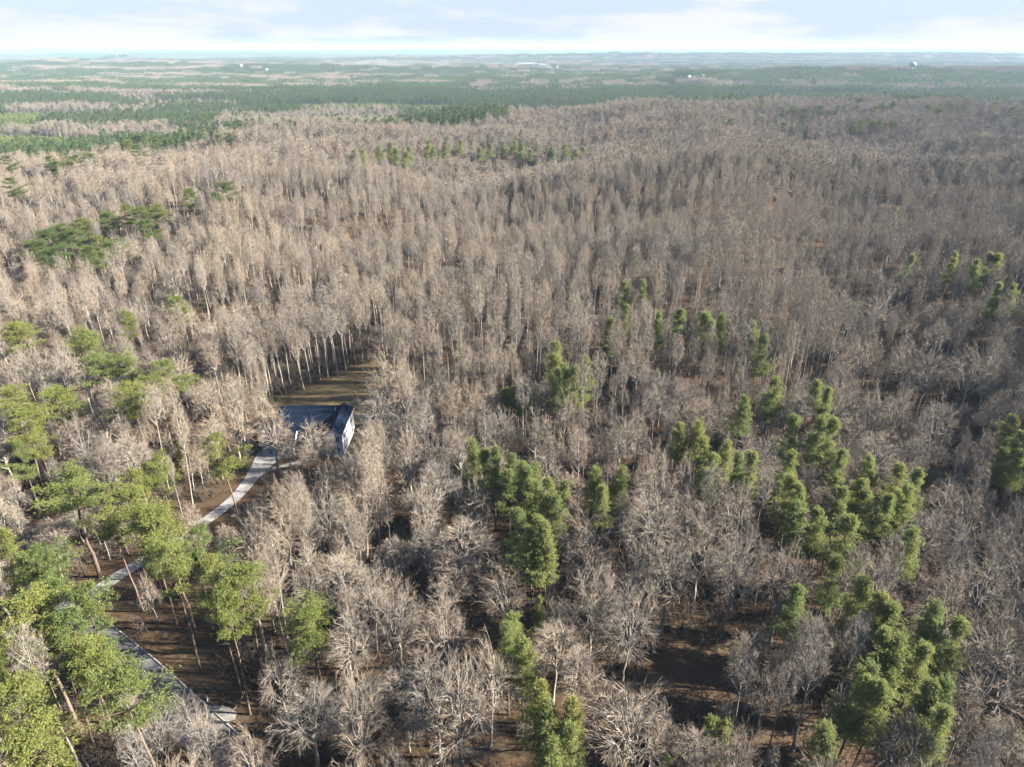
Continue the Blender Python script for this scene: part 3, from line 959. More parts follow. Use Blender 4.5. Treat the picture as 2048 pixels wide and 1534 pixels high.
def house():
    hz = T(-57, 168)
    t = bpy.data.objects.new('house', None)
    COL.objects.link(t)
    t.location = (0, 0, hz - 0.1)
    t['label'] = 'white two-storey house with dark slate-blue roof at the end of the driveway'
    t['category'] = 'house'
    # main block: ridge along x
    mx0, mx1, my0, my1, me_, mr = -65.5, -50.2, 161.5, 178.5, 4.2, 8.3
    prism('wall', M['siding'], [(my0, -0.6), (my1, -0.6), (my1, me_), ((my0 + my1) / 2, mr - 0.02), (my0, me_)], 'x', mx0, mx1, t)
    rf = roof_slab('roof', t, 'x', mx0 - 0.4, mx1 + 0.2, 170.0, 8.5, mr, me_, 0.5, 0.22)
    shingle_courses(rf, 'x', mx0 - 0.4, mx1 + 0.2, 170.0, 8.5, mr, me_, 0.5, 0.22, -1)
    boxes('ridge_cap', M['shingle'], [(mx0 - 0.42, mx1 + 0.2, 169.85, 170.15, mr + 0.2, mr + 0.32)], rf)
    # right wing: taller, ridge towards the camera
    wx, wh, wy0, wy1, we, wr = -47.9, 2.3, 157.6, 172.0, 7.0, 8.5
    prism('wing_wall', M['siding'], [(wx - wh, -0.6), (wx + wh, -0.6), (wx + wh, we), (wx, wr - 0.02), (wx - wh, we)], 'y', wy0, wy1, t)
    wf = roof_slab('wing_roof', t, 'y', wy0 - 0.35, wy1 + 0.35, wx, wh, wr, we, 0.3, 0.2)
    shingle_courses(wf, 'y', wy0 - 0.35, wy1 + 0.35, wx, wh, wr, we, 0.3, 0.2, 1)
    for yc in (159.6, 162.6, 165.6, 168.6):
        window_unit(t, '+x', yc - 0.5, yc + 0.5, 4.4, 5.9, wx + wh)
        window_unit(t, '+x', yc - 0.5, yc + 0.5, 1.0, 2.7, wx + wh)
    for xc in (-48.9, -46.9):
        window_unit(t, '-y', xc - 0.45, xc + 0.45, 4.4, 5.9, wy0)
        window_unit(t, '-y', xc - 0.45, xc + 0.45, 1.0, 2.7, wy0)
    boxes('fascia', M['trim'], [(wx + wh + 0.31, wx + wh + 0.40, wy0 - 0.35, wy1 + 0.35, we - 0.28, we + 0.02)], t)
    boxes('corner_board', M['trim'], [(wx + wh - 0.10, wx + wh + 0.03, wy0 - 0.03, wy0 + 0.10, -0.6, we - 0.2)], t)
    # garage block: ridge along x, gable end to the right
    gx0, gx1, gy0, gy1, ge, gr = -67.4, -58.9, 157.0, 164.2, 3.7, 6.3
    prism('garage_wall', M['siding'], [(gy0, -0.6), (gy1, -0.6), (gy1, ge), ((gy0 + gy1) / 2, gr - 0.02), (gy0, ge)], 'x', gx0, gx1, t)
    gf = roof_slab('garage_roof', t, 'x', gx0 - 0.35, gx1 + 0.35, (gy0 + gy1) / 2, (gy1 - gy0) / 2, gr, ge, 0.4, 0.2)
    shingle_courses(gf, 'x', gx0 - 0.35, gx1 + 0.35, (gy0 + gy1) / 2, (gy1 - gy0) / 2, gr, ge, 0.4, 0.2, -1)
    for xc in (-65.2, -62.6, -60.4):
        window_unit(t, '-y', xc - 0.5, xc + 0.5, 1.1, 2.6, gy0)
    window_unit(t, '+x', 159.8, 161.2, 1.2, 2.7, gx1)
    # garage door on the left end (towards the apron)
    d = boxes('garage_door', M['trim'], [(gx0 - 0.06, gx0 - 0.01, 158.2, 163.0, -0.1, 2.5)], t)
    for i in range(4):
        boxes('door_panel', M['trim'], [(gx0 - 0.09, gx0 - 0.061, 158.3, 162.9, i * 0.62 - 0.05, i * 0.62 + 0.48)], d)
    # porch between garage and wing
    pr = prism('porch_roof', M['shingle'], [(157.9, 3.0), (161.6, 4.0), (161.6, 4.15), (157.9, 3.15)], 'x', -58.4, -50.3, t)
    for xc in (-58.0, -55.6, -53.2, -50.8):
        boxes('porch_post', M['trim'], [(xc - 0.1, xc + 0.1, 158.1, 158.3, -0.3, 3.0)], t)
    boxes('porch_floor', M['concrete'], [(-58.6, -50.3, 157.7, 161.4, -0.5, 0.15)], t)
    dr = boxes('door', M['metal_dark'], [(-54.9, -53.9, 161.42, 161.48, 0.15, 2.3)], t)
    boxes('handle', M['trim'], [(-54.05, -53.99, 161.36, 161.42, 1.1, 1.2)], dr)
    for xc in (-57.0, -52.2):
        window_unit(t, '-y', xc - 0.5, xc + 0.5, 1.0, 2.5, my0)
house()

def garden_fence():
    t = bpy.data.objects.new('garden_fence', None)
    COL.objects.link(t)
    x0, x1, y = -46.0, -35.5, 177.6
    t.location = (0, 0, T(-41, y))
    t['label'] = 'low white panel fence behind the right end of the house'
    t['category'] = 'fence'
    n = 6
    w = (x1 - x0) / n
    for i in range(n):
        boxes('panel', M['siding'], [(x0 + i * w + 0.08, x0 + (i + 1) * w - 0.08, y - 0.03, y + 0.03, 0.02, 1.35)], t)
    for i in range(n + 1):
        boxes('post', M['trim'], [(x0 + i * w - 0.08, x0 + i * w + 0.08, y - 0.08, y + 0.08, -0.5, 1.48)], t)
    for i in range(n):
        boxes('cap_rail', M['trim'], [(x0 + i * w + 0.08, x0 + (i + 1) * w - 0.08, y - 0.10, y + 0.10, 1.35, 1.43)], t)
garden_fence()

def mailbox():
    x, y = at(200, 1208)
    t = bpy.data.objects.new('mailbox', None)
    COL.objects.link(t)
    t.location = (x, y, T(x, y))
    t.rotation_euler = (0, 0, 0.6)
    t['label'] = 'black mailbox on white post beside the foot of the driveway'
    t['category'] = 'mailbox'
    boxes('post', M['trim'], [(-0.09, 0.09, -0.09, 0.09, -0.3, 1.05)], t)
    boxes('arm', M['trim'], [(-0.09, 0.09, -0.55, 0.35, 1.05, 1.15)], t)
    poly = [(-0.16, 1.16), (0.16, 1.16)] + [(0.16 * math.cos(a), 1.34 + 0.16 * math.sin(a)) for a in np.linspace(0, math.pi, 9)]
    b = prism('box', M['metal_dark'], poly, 'y', -0.52, 0.05, t)
    boxes('flag', M['trim'], [(0.161, 0.175, -0.2, -0.05, 1.35, 1.62)], b)
mailbox()

def marker_post():
    x, y = at(416, 1404)
    t = bpy.data.objects.new('sign_post', None)
    COL.objects.link(t)
    t.location = (x, y, T(x, y))
    t.rotation_euler = (0, 0, -0.75)
    t['label'] = 'small white angled sign post standing by the gravel apron'
    t['category'] = 'post'
    boxes('upright', M['trim'], [(-0.06, 0.06, -0.06, 0.06, -0.3, 1.6)], t)
    boxes('arm', M['trim'], [(0.06, 1.35, -0.06, 0.06, 1.46, 1.58)], t)
    boxes('cap', M['trim'], [(-0.08, 0.08, -0.08, 0.08, 1.6, 1.65)], t)
marker_post()

def fallen_branch():
    a, b, c = at(503, 1367), at(488, 1390), at(462, 1426)
    rng = np.random.RandomState(4)
    mm = Mesh()
    pts = np.array([[a[0], a[1]], [(a[0] + b[0]) / 2 - 0.25, (a[1] + b[1]) / 2], [b[0], b[1]], [(b[0] + c[0]) / 2 + 0.2, (b[1] + c[1]) / 2], [c[0], c[1]]])
    P = np.column_stack([pts, [T(p[0], p[1]) + z for p, z in zip(pts, (0.5, 0.42, 0.3, 0.2, 0.12))]])
    mm.tubes(P[None], np.array([[0.10, 0.09, 0.075, 0.055, 0.03]]), 6)
    k = 6
    bb, tg = interp_poly(P[None], np.zeros(k, int), rng.uniform(0.35, 0.95, k))
    D = grow(bb, unit(tg + rng.normal(size=(k, 3)) * np.array([0.6, 0.6, 0.15])), rng.uniform(0.7, 1.6, k), 3, rng, 0, 0.1)
    mm.tubes(D, np.full((k, 1), 0.03) * np.linspace(1, 0.4, 3)[None], 4)
    obj('fallen_branch', mm.build('fallen_branch', [M['pale_wood']], True), label='pale broken branch lying on leaf litter between the apron and the twin pine trunks', category='branch')
fallen_branch()

# ------------------------------------------------------------------ pines that can be told apart
# (px, py) = where the top of the crown shows in the photograph, w = crown width there; kind; stand it belongs to
PINES = []
def stand(name, kind, h, lst, ox=0.0, oy=0.0, s=1.0):
    for e in lst:
        x, y, w = e[0] * s + ox, e[1] * s + oy, e[2] * s
        k = e[3] if len(e) > 3 else kind
        PINES.append((x, y, w, k, (e[4] if len(e) > 4 else h), name))

stand('in the roadside stand above the driveway', 'mature', 27, [(130, 952, 125), (315, 918, 66), (268, 948, 48), (262, 984, 110), (222, 1016, 70), (330, 1040, 120), (405, 1063, 84), (290, 1030, 70)])
stand('in the roadside stand below the driveway', 'mature', 29, [(418, 1128, 80), (478, 1140, 110), (440, 1185, 80), (330, 1085, 90), (160, 1188, 86), (140, 1244, 110)])
stand('at the lower corner beside the lane', 'mature', 28, [(10, 1080, 46), (65, 1105, 92), (28, 1130, 110), (48, 1198, 130), (8, 1265, 70), (30, 1370, 120), (60, 1478, 130), (244, 1350, 130), (150, 1310, 110), (95, 1255, 100)])
stand('alone between the lane and the bare oaks', 'mature', 22, [(615, 1226, 125)])
stand('near the driveway bend', 'mature', 25, [(443, 868, 76), (352, 893, 26, 'sapling', 10)])
stand('among the slope pines above the driveway', 'mature', 24, [(30, 890, 44), (257, 773, 72), (110, 780, 92), (195, 715, 66), (252, 720, 48), (330, 727, 72), (15, 780, 54), (30, 826, 86), (62, 852, 50), (31, 652, 60), (171, 664, 62), (356, 597, 32), (250, 627, 32)])
stand('in the dark slope cluster', 'dark', 25, [(280, 620, 150), (350, 590, 130), (480, 552, 120), (620, 510, 140), (730, 480, 130), (812, 490, 110), (920, 475, 120), (240, 680, 120), (470, 680, 120), (520, 722, 140), (560, 662, 110), (655, 682, 130), (300, 720, 120), (185, 690, 100), (420, 620, 110), (860, 560, 110)], 0, 250, 0.3423)
stand('in the dark pines near far fields', 'dark', 26, [(290, 190, 110), (375, 170, 110), (440, 180, 110), (525, 172, 90), (330, 222, 100), (45, 190, 80), (60, 318, 80), (750, 96, 90), (800, 124, 90), (915, 88, 90), (945, 124, 90), (1275, 62, 60), (1340, 52, 60), (1320, 345, 110), (1250, 405, 70), (1095, 385, 80)], 0, 250, 0.3423)
stand('in the mid-ridge pine line', 'young', 28, [(320, 60, 60), (375, 62, 60), (450, 40, 70), (525, 20, 80), (560, 52, 60), (605, 70, 60), (640, 42, 60), (742, 4, 70), (765, 44, 60), (845, 10, 70), (930, 4, 70), (1055, 42, 70), (1125, 22, 90), (1200, 10, 90), (1250, 8, 90), (1290, 24, 80), (1350, 60, 70), (1480, 42, 80), (1565, 28, 100), (1605, 52, 80), (1660, 40, 60)], 600, 280, 0.3418)
stand('in the loose mid-forest row', 'young', 25, [(1045, 80, 70), (1140, 70, 70), (1025, 218, 80), (940, 290, 100), (1210, 258, 64), (1335, 230, 105), (1470, 262, 118), (1572, 264, 100), (1522, 292, 80), (1768, 318, 100), (1832, 370, 95)], 900, 540, 0.3423)
stand('in the knot of pines right of the lawn', 'young', 25, [(610, 428, 125), (664, 560, 110), (790, 525, 90), (722, 566, 80), (612, 580, 66)], 900, 540, 0.3423)
stand('in the small trio below the knot of pines', 'young', 18, [(335, 690, 75), (440, 678, 110), (388, 692, 64)], 900, 540, 0.3423)
stand('in the curved pine row', 'young', 22, [(150, 996, 110), (205, 1034, 105), (262, 1062, 105), (340, 1088, 112), (400, 1128, 112), (352, 1170, 105), (452, 1160, 120), (520, 1148, 120), (480, 1232, 120), (590, 1218, 130), (645, 1260, 120), (600, 1330, 140), (555, 1300, 120)], 900, 540, 0.3423)
stand('in the twin pines right of the curved row', 'young', 21, [(830, 1178, 105), (962, 1166, 100), (930, 1270, 125), (1170, 1250, 52, 'sapling', 12)], 900, 540, 0.3423)
stand('in the tall pair below the curved row', 'young', 24, [(1040, 46, 120), (1130, 62, 110), (1085, 170, 120), (1225, 160, 95), (1160, 110, 90), (1165, 560, 76, 'sapling', 11)], 680, 1010, 0.3418)
stand('in the slim pair above the bare oaks', 'young', 19, [(1050, 656, 110), (985, 738, 95), (1075, 800, 100)], 680, 1010, 0.3418)
stand('in the tapering group at the bottom edge', 'young', 20, [(1170, 1078, 120), (1195, 1190, 130), (1265, 1285, 110), (1338, 1150, 95), (1210, 1385, 150)], 680, 1010, 0.3418)
stand('in the tips by the bottom edge oaks', 'sapling', 12, [(1670, 1405, 105), (1880, 1478, 66)], 680, 1010, 0.3418)
stand('in the central pine grove', 'young', 21, [(1350, 888, 92), (1462, 898, 70), (1508, 1000, 112), (1602, 1018, 112), (1560, 1096, 130), (1720, 1088, 110), (1802, 1078, 80), (1535, 1165, 110)], 900, 540, 0.3423)
stand('alone among grey hardwoods on the right', 'young', 22, [(1900, 646, 135), (1710, 748, 105)], 900, 540, 0.3423)
stand('in the tall pine column on the right', 'young', 23, [(860, 778, 95), (922, 808, 76), (852, 992, 120), (942, 1010, 112), (720, 986, 125), (962, 1168, 105), (700, 1208, 112), (690, 1328, 130), (742, 1398, 130)], 1348, 500, 0.3423)
stand('in the fan of pines on the right', 'young', 22, [(1180, 1218, 95), (1312, 1254, 115), (1392, 1280, 80), (1092, 1328, 112), (982, 1396, 95), (1132, 1440, 120), (1342, 1360, 130), (1290, 1430, 112)], 1348, 500, 0.3423)
stand('at the creek on the right edge', 'young', 22, [(1995, 974, 110), (2025, 1050, 110), (1930, 1150, 95), (2010, 1160, 100)], 1348, 500, 0.3423)
stand('scattered near the right edge', 'young', 25, [(1900, 200, 64), (1992, 206, 76), (1395, 36, 50), (1640, 22, 50), (1785, 64, 60), (1952, 26, 70), (1840, 20, 50)], 1348, 500, 0.3423)
stand('under the tall pine column', 'young', 22, [(735, 14, 150), (870, 46, 115), (1062, 76, 170), (1372, 128, 150), (920, 306, 105), (735, 486, 92)], 1348, 1010, 0.3418)
stand('in the long pine band at lower right', 'young', 23, [(1150, 425, 165), (1212, 520, 165), (1275, 602, 175), (1250, 724, 165), (1305, 786, 165), (1520, 586, 170), (1690, 704, 150), (1462, 828, 155), (1540, 998, 175), (1482, 1014, 165), (1622, 1080, 145), (1130, 956, 165), (1202, 1090, 145), (1092, 1062, 110), (1592, 1195, 150)], 1348, 1010, 0.3418)
stand('in the yellow-green pair at the bottom edge', 'sapling', 13, [(205, 1282, 120), (300, 1266, 92)], 1348, 1010, 0.3418)
stand('half hidden at the bottom edge', 'young', 18, [(905, 1335, 165), (1040, 850, 46, 'sapling', 8)], 1348, 1010, 0.3418)
stand('in the far ridge pines', 'dark', 28, [(330, 314, 40), (510, 360, 40), (630, 400, 60), (700, 392, 60), (760, 410, 60), (860, 390, 70), (960, 390, 60), (1080, 354, 60), (1220, 370, 60), (1285, 364, 60), (1180, 390, 60), (740, 478, 60), (1050, 486, 60), (1100, 478, 60), (1160, 470, 60), (1205, 472, 50), (1280, 472, 50), (325, 468, 40), (1435, 466, 40), (640, 490, 40), (1490, 380, 50), (1560, 378, 50), (1622, 380, 50), (1712, 390, 50), (1880, 368, 50), (1980, 398, 50)], 1350, 80, 0.3408)

TREES = []          # placed trees: x, y, radius, family
def thing(name, loc, rz, label, cat, group):
    t = bpy.data.objects.new(name, None)
    COL.objects.link(t)
    t.location = loc
    t.rotation_euler = (0, 0, rz)
    t['label'] = label
    t['category'] = cat
    t['group'] = group
    return t

ORD = ['first', 'second', 'third', 'fourth', 'fifth', 'sixth', 'seventh', 'eighth', 'ninth', 'tenth', 'eleventh', 'twelfth', 'thirteenth', 'fourteenth', 'fifteenth',
       'sixteenth', 'seventeenth', 'eighteenth', 'nineteenth', 'twentieth', 'twenty-first', 'twenty-second', 'twenty-third', 'twenty-fourth', 'twenty-fifth', 'twenty-sixth',
       'twenty-seventh', 'twenty-eighth', 'twenty-ninth', 'thirtieth']
def place_tree(key, i, x, y, h, R, rz, name, label, cat, group, tilt=(0, 0)):
    tm, cm, ph, pr = BR[(key, i)]
    t = thing(name, (x, y, T(x, y)), rz, label, cat, group)
    t.rotation_euler = (tilt[0], tilt[1], rz)
    t.scale = (R / pr, R / pr, h / ph)
    a = obj('trunk', tm, t)
    b = obj('crown', cm, t)
    return t

PINE_LOOK = {'dark': 'dense dark green pine', 'mature': 'round-topped yellow-green pine', 'young': 'narrow green pine', 'sapling': 'small bushy young pine'}
rng = np.random.RandomState(12)
rank = {}
by_stand = {}
for k, p in enumerate(PINES):
    by_stand.setdefault((p[5], p[3]), []).append(k)
for key, ks in by_stand.items():
    for r, k in enumerate(sorted(ks, key=lambda q: PINES[q][0])):
        rank[k] = (r, len(ks))
for k, (px, py, w, kind, h, name) in enumerate(PINES):
    hh = h * rng.uniform(0.95, 1.05)
    x, y = at(px, py, hh * 0.97)
    slant = math.sqrt(x * x + y * y + (CAM_H - hh) ** 2)
    R = w * 0.5 * slant / F * ((1.28 if y < 430 else 2.1) if kind not in ('mature', 'dark') else (1.6 if y > 600 else (1.25 if y > 150 else 0.95)))
    lim = {'mature': (3.0, 6.8), 'dark': (3.2, 6.8), 'young': (2.9, 5.6), 'sapling': (1.6, 3.4)}[kind]
    R = min(max(R, lim[0]), lim[1])
    r, n = rank[k]
    look = PINE_LOOK[kind]
    if n == 1:
        lab = '%s %s' % (look, name)
    else:
        lab = '%s, %s from the left %s' % (look, ORD[r], name)
    i = rng.randint(0, {'mature': 5, 'dark': 5, 'young': 5, 'sapling': 3}[kind])
    place_tree(kind, i, x, y, hh, R, rng.uniform(0, 6.28), 'pine_tree', lab, 'pine', 'pines ' + name, (rng.normal() * 0.025, rng.normal() * 0.025))
    TREES.append((x, y, R * 0.8, 'pine'))

# ------------------------------------------------------------------ bare hardwoods
BIG = [  # top px, py, width, height
    (1530, 1090, 185, 23), (1415, 1022, 130, 23), (1172, 1030, 150, 23), (1193, 1143, 150, 23), (1262, 1174, 150, 22), (731, 1123, 95, 22),
    (785, 1153, 100, 22), (832, 1181, 200, 23), (865, 1311, 150, 23), (977, 1304, 130, 22), (915, 1362, 180, 22), (1261, 1365, 200, 23), (1346, 1078, 130, 22),
    (707, 1385, 130, 21), (1502, 1465, 110, 20), (1844, 1454, 130, 21), (1997, 1282, 150, 22), (1854, 1030, 110, 21), (1725, 589, 120, 24), (1779, 690, 130, 24),
    (1913, 700, 130, 24), (1721, 772, 120, 23), (1848, 793, 140, 24), (530, 812, 84, 20), (768, 708, 90, 24), (624, 846, 74, 15), (572, 868, 50, 12), (656, 876, 50, 11), (712, 880, 66, 15), (748, 785, 100, 21), (735, 850, 70, 16), (800, 820, 90, 20),
    (700, 905, 80, 17), (760, 860, 80, 20), (640, 990, 110, 20), (560, 1010, 110, 21), (610, 1085, 100, 20), (700, 1010, 100, 20), (840, 780, 80, 22),
    (880, 730, 80, 22), (930, 690, 80, 22), (985, 690, 70, 22), (1115, 650, 70, 22), (1280, 685, 70, 22), (1167, 590, 70, 24), (300, 1400, 70, 17), (400, 1445, 90, 15),
    (1950, 990, 110, 21), (1990, 1120, 110, 20), (1700, 1395, 90, 17), (1590, 1290, 80, 16), (1900, 1180, 120, 19), (1620, 1245, 80, 18),
    (340, 530, 70, 24), (80, 700, 110, 24), (330, 640, 80, 23), (480, 600, 80, 23), (60, 590, 90, 24), (420, 640, 80, 23), (1360, 470, 70, 26), (480, 1470, 100, 16), (370, 1400, 60, 14),
]
CAND = []     # x, y, style, idx, height, radius
for (px, py, w, h) in BIG:
    x, y = at(px, py, h * 0.97)
    R = w * 0.5 * math.sqrt(x * x + y * y + (CAM_H - h) ** 2) / F
    for (ox, oy) in (((0, 0),) if R < 7.8 else ((-0.5 * R, 0.1 * R), (0.5 * R, -0.1 * R))):
        r2 = R * 0.95 if R < 7.8 else R * 0.64
        CAND.append((x + ox, y + oy, 'broad', rng.randint(0, 4 if r2 > 4 else 6), h + 1.0, r2))
        TREES.append((x + ox, y + oy, r2 * 0.95, 'hard'))
N_BIG = len(CAND)

RING = [(492, 802), (505, 796), (522, 800), (533, 790), (548, 792), (556, 782), (574, 786), (588, 777), (603, 779), (616, 770), (640, 769), (655, 762), (664, 757), (682, 752), (697, 742), (712, 739), (724, 730), (742, 722), (762, 716), (512, 780), (540, 772), (563, 768), (592, 762), (622, 757), (646, 748), (672, 740), (700, 728), (728, 716)]
for (px, py) in RING:
    x, y = at(px + rng.uniform(-7, 7), py - abs(rng.normal()) * 9)
    h, R = rng.uniform(19, 27), rng.uniform(1.9, 2.9)
    CAND.append((x, y, 'slender', rng.randint(0, 6), h, R))
    TREES.append((x, y, R * 0.7, 'hard'))

# open places: no tree may stand in or in front of them (photo pixels)
OPEN = [[(575, 822), (706, 826), (708, 850), (690, 905), (665, 905), (650, 870), (600, 860), (575, 850)],
        [(390, 1056), (440, 1010), (492, 955), (515, 905), (545, 925), (505, 975), (455, 1025), (410, 1060)],
        [(155, 1195), (235, 1140), (262, 1150), (195, 1205)],
        [(560, 805), (640, 772), (725, 735), (700, 775), (690, 822), (575, 820)],
        [(1330, 1345), (1400, 1315), (1460, 1305), (1460, 1345), (1400, 1375), (1335, 1385)],
        [(300, 1320), (400, 1310), (520, 1380), (530, 1440), (470, 1450), (380, 1400)],
        [(190, 1205), (250, 1195), (260, 1260), (230, 1300), (205, 1250)],
        [(525, 880), (600, 880), (600, 926), (525, 926)],
        [(700, 815), (760, 822), (755, 838), (705, 838)]]

def in_poly(px, py, poly):
    c = False
    j = len(poly) - 1
    for i in range(len(poly)):
        xi, yi = poly[i]
        xj, yj = poly[j]
        if (yi > py) != (yj > py) and px < (xj - xi) * (py - yi) / (yj - yi) + xi:
            c = not c
        j = i
    return c

OPEN_BOX = [(min(p[0] for p in q), max(p[0] for p in q), min(p[1] for p in q), max(p[1] for p in q)) for q in OPEN]
def blocks_open(x, y, z, h, R, k=0.75):
    for t in (0.0, 0.15, 0.3, 0.45, 0.6, 0.75, 0.9, 1.0):
        px, py = project(x, y, z + h * t)
        rr = 0 if t < 0.45 else R * k * (1.0 if t < 0.9 else 0.6) * F / math.sqrt(x * x + y * y + 6400)
        for ox in ((0,) if t < 0.45 else (-rr, 0, rr)):
            for q, b in zip(OPEN, OPEN_BOX):
                if b[0] < px + ox < b[1] and b[2] < py < b[3] and in_poly(px + ox, py, q):
                    return True
    return False

LAWN = [at(*p) for p in ((535, 806), (590, 784), (640, 766), (690, 743), (740, 720), (785, 730), (790, 800), (770, 850), (560, 880))]
CLEAR = [at(*p) for p in ((1290, 1350), (1400, 1300), (1500, 1290), (1500, 1350), (1420, 1400), (1300, 1410))]
ROADS = np.vstack([DQ, RQ, WQ])

def spot_free(x, y, R):
    if in_poly(x, y, LAWN) or in_poly(x, y, CLEAR):
        return False
    if -71 < x < -42 and 153 < y < 182:
        return False
    if -100 < x < 0 and y < 200:
        if np.min((ROADS[:, 0] - x) ** 2 + (ROADS[:, 1] - y) ** 2) < 4.2 ** 2:
            return False
    return True

# spatial hash for spacing
CELL = 8.0
grid = {}
def g_add(x, y, r):
    grid.setdefault((int(x // CELL), int(y // CELL)), []).append((x, y, r))
for (x, y, r, f) in TREES:
    g_add(x, y, r)
SPACING = 0.70
def g_ok(x, y, r):
    cx_, cy_2 = int(x // CELL), int(y // CELL)
    for i in (-1, 0, 1):
        for j in (-1, 0, 1):
            for (a, b, q) in grid.get((cx_ + i, cy_2 + j), ()):
                if (a - x) ** 2 + (b - y) ** 2 < (SPACING * (q + r)) ** 2:
                    return False
    return True

_sp = [(_rs.uniform(0, 6.28), 1 / _rs.uniform(70, 200), _rs.uniform(0, 6.28)) for _ in range(7)]
_dn = [(_rs.uniform(0, 6.28), 1 / _rs.uniform(30, 90), _rs.uniform(0, 6.28)) for _ in range(7)]
def fill_near(ymax):
    step = 4.2
    ys = np.arange(28, ymax, step)
    n_ok = 0
    for yy in ys:
        half = yy * 0.84 + 45
        xs = np.arange(-half + rng.uniform(0, step), half + 25, step)
        X = xs + rng.uniform(-2.0, 2.0, len(xs))
        Y = yy + rng.uniform(-2.0, 2.0, len(xs))
        sp = waves(X, Y, _sp)
        dn = waves(X, Y, _dn)
        # slender poplars rule the middle distance, spreading oaks the sides and the foreground
        mid = np.exp(-((X - 20 - 0.1 * Y) / (60 + 0.28 * Y)) ** 2) * smooth(150, 215, Y)
        ring = np.exp(-((X + 48) / 45) ** 2 - ((Y - 215) / 28) ** 2)
        ps = np.clip(0.14 + 0.80 * mid + 0.16 * sp + ring, 0.08, 0.95)
        u = rng.uniform(size=(len(xs), 6))
        for k in range(len(xs)):
            x, y = X[k], Y[k]
            slender = u[k, 0] < ps[k]
            small = u[k, 1] < (0.30 - 0.18 * mid[k] if y > 190 else 0.42)
            if slender:
                h = 20 + 9 * u[k, 2] + 1.5 * mid[k]
                R = 1.75 + 0.95 * u[k, 3]
            else:
                h = 15 + 9 * u[k, 2]
                R = (3.0 + 2.6 * u[k, 3] ** 1.3) * (1.0 + 0.28 * float(smooth(190, 110, y)))
            hv = 1 + 0.11 * sp[k] + 0.08 * dn[k]
            h *= hv
            if small:
                h *= 0.62
                R *= 0.62
            if dn[k] < -1.35 and not slender:
                continue
            far_ = float(smooth(150, 235, y))
            re = (R + 1.5 * far_) if slender else (R + 0.7 * far_) * (0.88 + 0.12 * far_)
            if small:
                re = R * (0.7 + 0.3 * far_) + 0.4 * far_
            if not g_ok(x, y, re) or not spot_free(x, y, R):
                continue
            if y < 260 and x < 120 and blocks_open(x, y, T(x, y), h, R):
                continue
            g_add(x, y, re)
            CAND.append((x, y, 'slender' if slender else 'broad', rng.randint(0, 6), h, R))
fill_near(470)

# the 300 that show largest become trees of their own, the rest one woodland
C = np.array([(c[0], c[1], c[4], c[5]) for c in CAND])
Z = terrain(C[:, 0], C[:, 1])
tpx, tpy = project(C[:, 0], C[:, 1], Z + C[:, 2] * 0.85)
bpx, bpy_ = project(C[:, 0], C[:, 1], Z + C[:, 2] * 0.5)
depth = np.sqrt(C[:, 0] ** 2 + C[:, 1] ** 2 + (CAM_H - Z - C[:, 2]) ** 2)
show = (C[:, 2] * C[:, 3]) / depth ** 2
vis = (tpx > -20) & (tpx < 2068) & (tpy < 1545)
show[:N_BIG + len(RING)] *= 3
order = np.argsort(-(show * vis))
own = set(int(k) for k in order[:300])

MARKS = [((620, 870), 'the white house'), ((650, 770), 'the brown lawn'), ((430, 1030), 'the driveway bend'), ((1395, 1350), 'the brown clearing'),
         ((380, 1380), 'the lane kerb'), ((1040, 960), 'the curved pine row'), ((1070, 1090), 'the tall pine pair'), ((615, 1290), 'the lone round pine'),
         ((1430, 1470), 'the yellow-green pine pair'), ((1780, 1280), 'the long pine band'), ((1090, 1440), 'the bottom pine group'), ((1120, 740), 'the knot of pines'),
         ((1040, 800), 'the small pine trio'), ((1400, 670), 'the loose pine row'), ((1205, 980), 'the twin pines'), ((1440, 950), 'the central pine grove'),
         ((1590, 960), 'the tall pine column'), ((1770, 980), 'the pine fan'), ((2010, 900), 'the creek pines'), ((190, 480), 'the dark pine cluster'),
         ((30, 830), 'the slope pines'), ((300, 1080), 'the roadside pine stand'), ((1035, 1270), 'the slim pine pair'), ((250, 780), 'the scattered slope pines'),
         ((1650, 1490), 'the half-hidden pine'), ((60, 1300), 'the corner pines')]
TONE = {'broad': 'spreading bare tree', 'slender': 'slender upright bare tree'}
bucket = {}
for k in own:
    best = min(range(len(MARKS)), key=lambda m: (MARKS[m][0][0] - tpx[k]) ** 2 + (MARKS[m][0][1] - tpy[k]) ** 2)
    dx, dy = tpx[k] - MARKS[best][0][0], tpy[k] - MARKS[best][0][1]
    side = ('right of' if dx > 0 else 'left of') if abs(dx) > abs(dy) else ('below' if dy > 0 else 'above')
    size = 'small' if CAND[k][4] < 14 else ('big' if CAND[k][5] > 5.2 else 'mid-sized')
    bucket.setdefault((best, side, CAND[k][2], size), []).append((dx * dx + dy * dy, k))
LABEL = {}
for (m, side, st, size), lst in bucket.items():
    lst.sort()
    for r, (_, k) in enumerate(lst):
        if len(lst) == 1:
            LABEL[k] = '%s %s %s %s' % (size, TONE[st], side, MARKS[m][1])
        else:
            LABEL[k] = '%s %s %s %s, %s out from it' % (size, TONE[st], side, MARKS[m][1], ORD[r])
for k in sorted(own):
    x, y, st, i, h, R = CAND[k]
    place_tree(st, i, x, y, h, R, rng.uniform(0, 6.28), 'bare_tree', LABEL[k], 'tree', 'bare hardwoods of the woodland', (rng.normal() * 0.03, rng.normal() * 0.03))

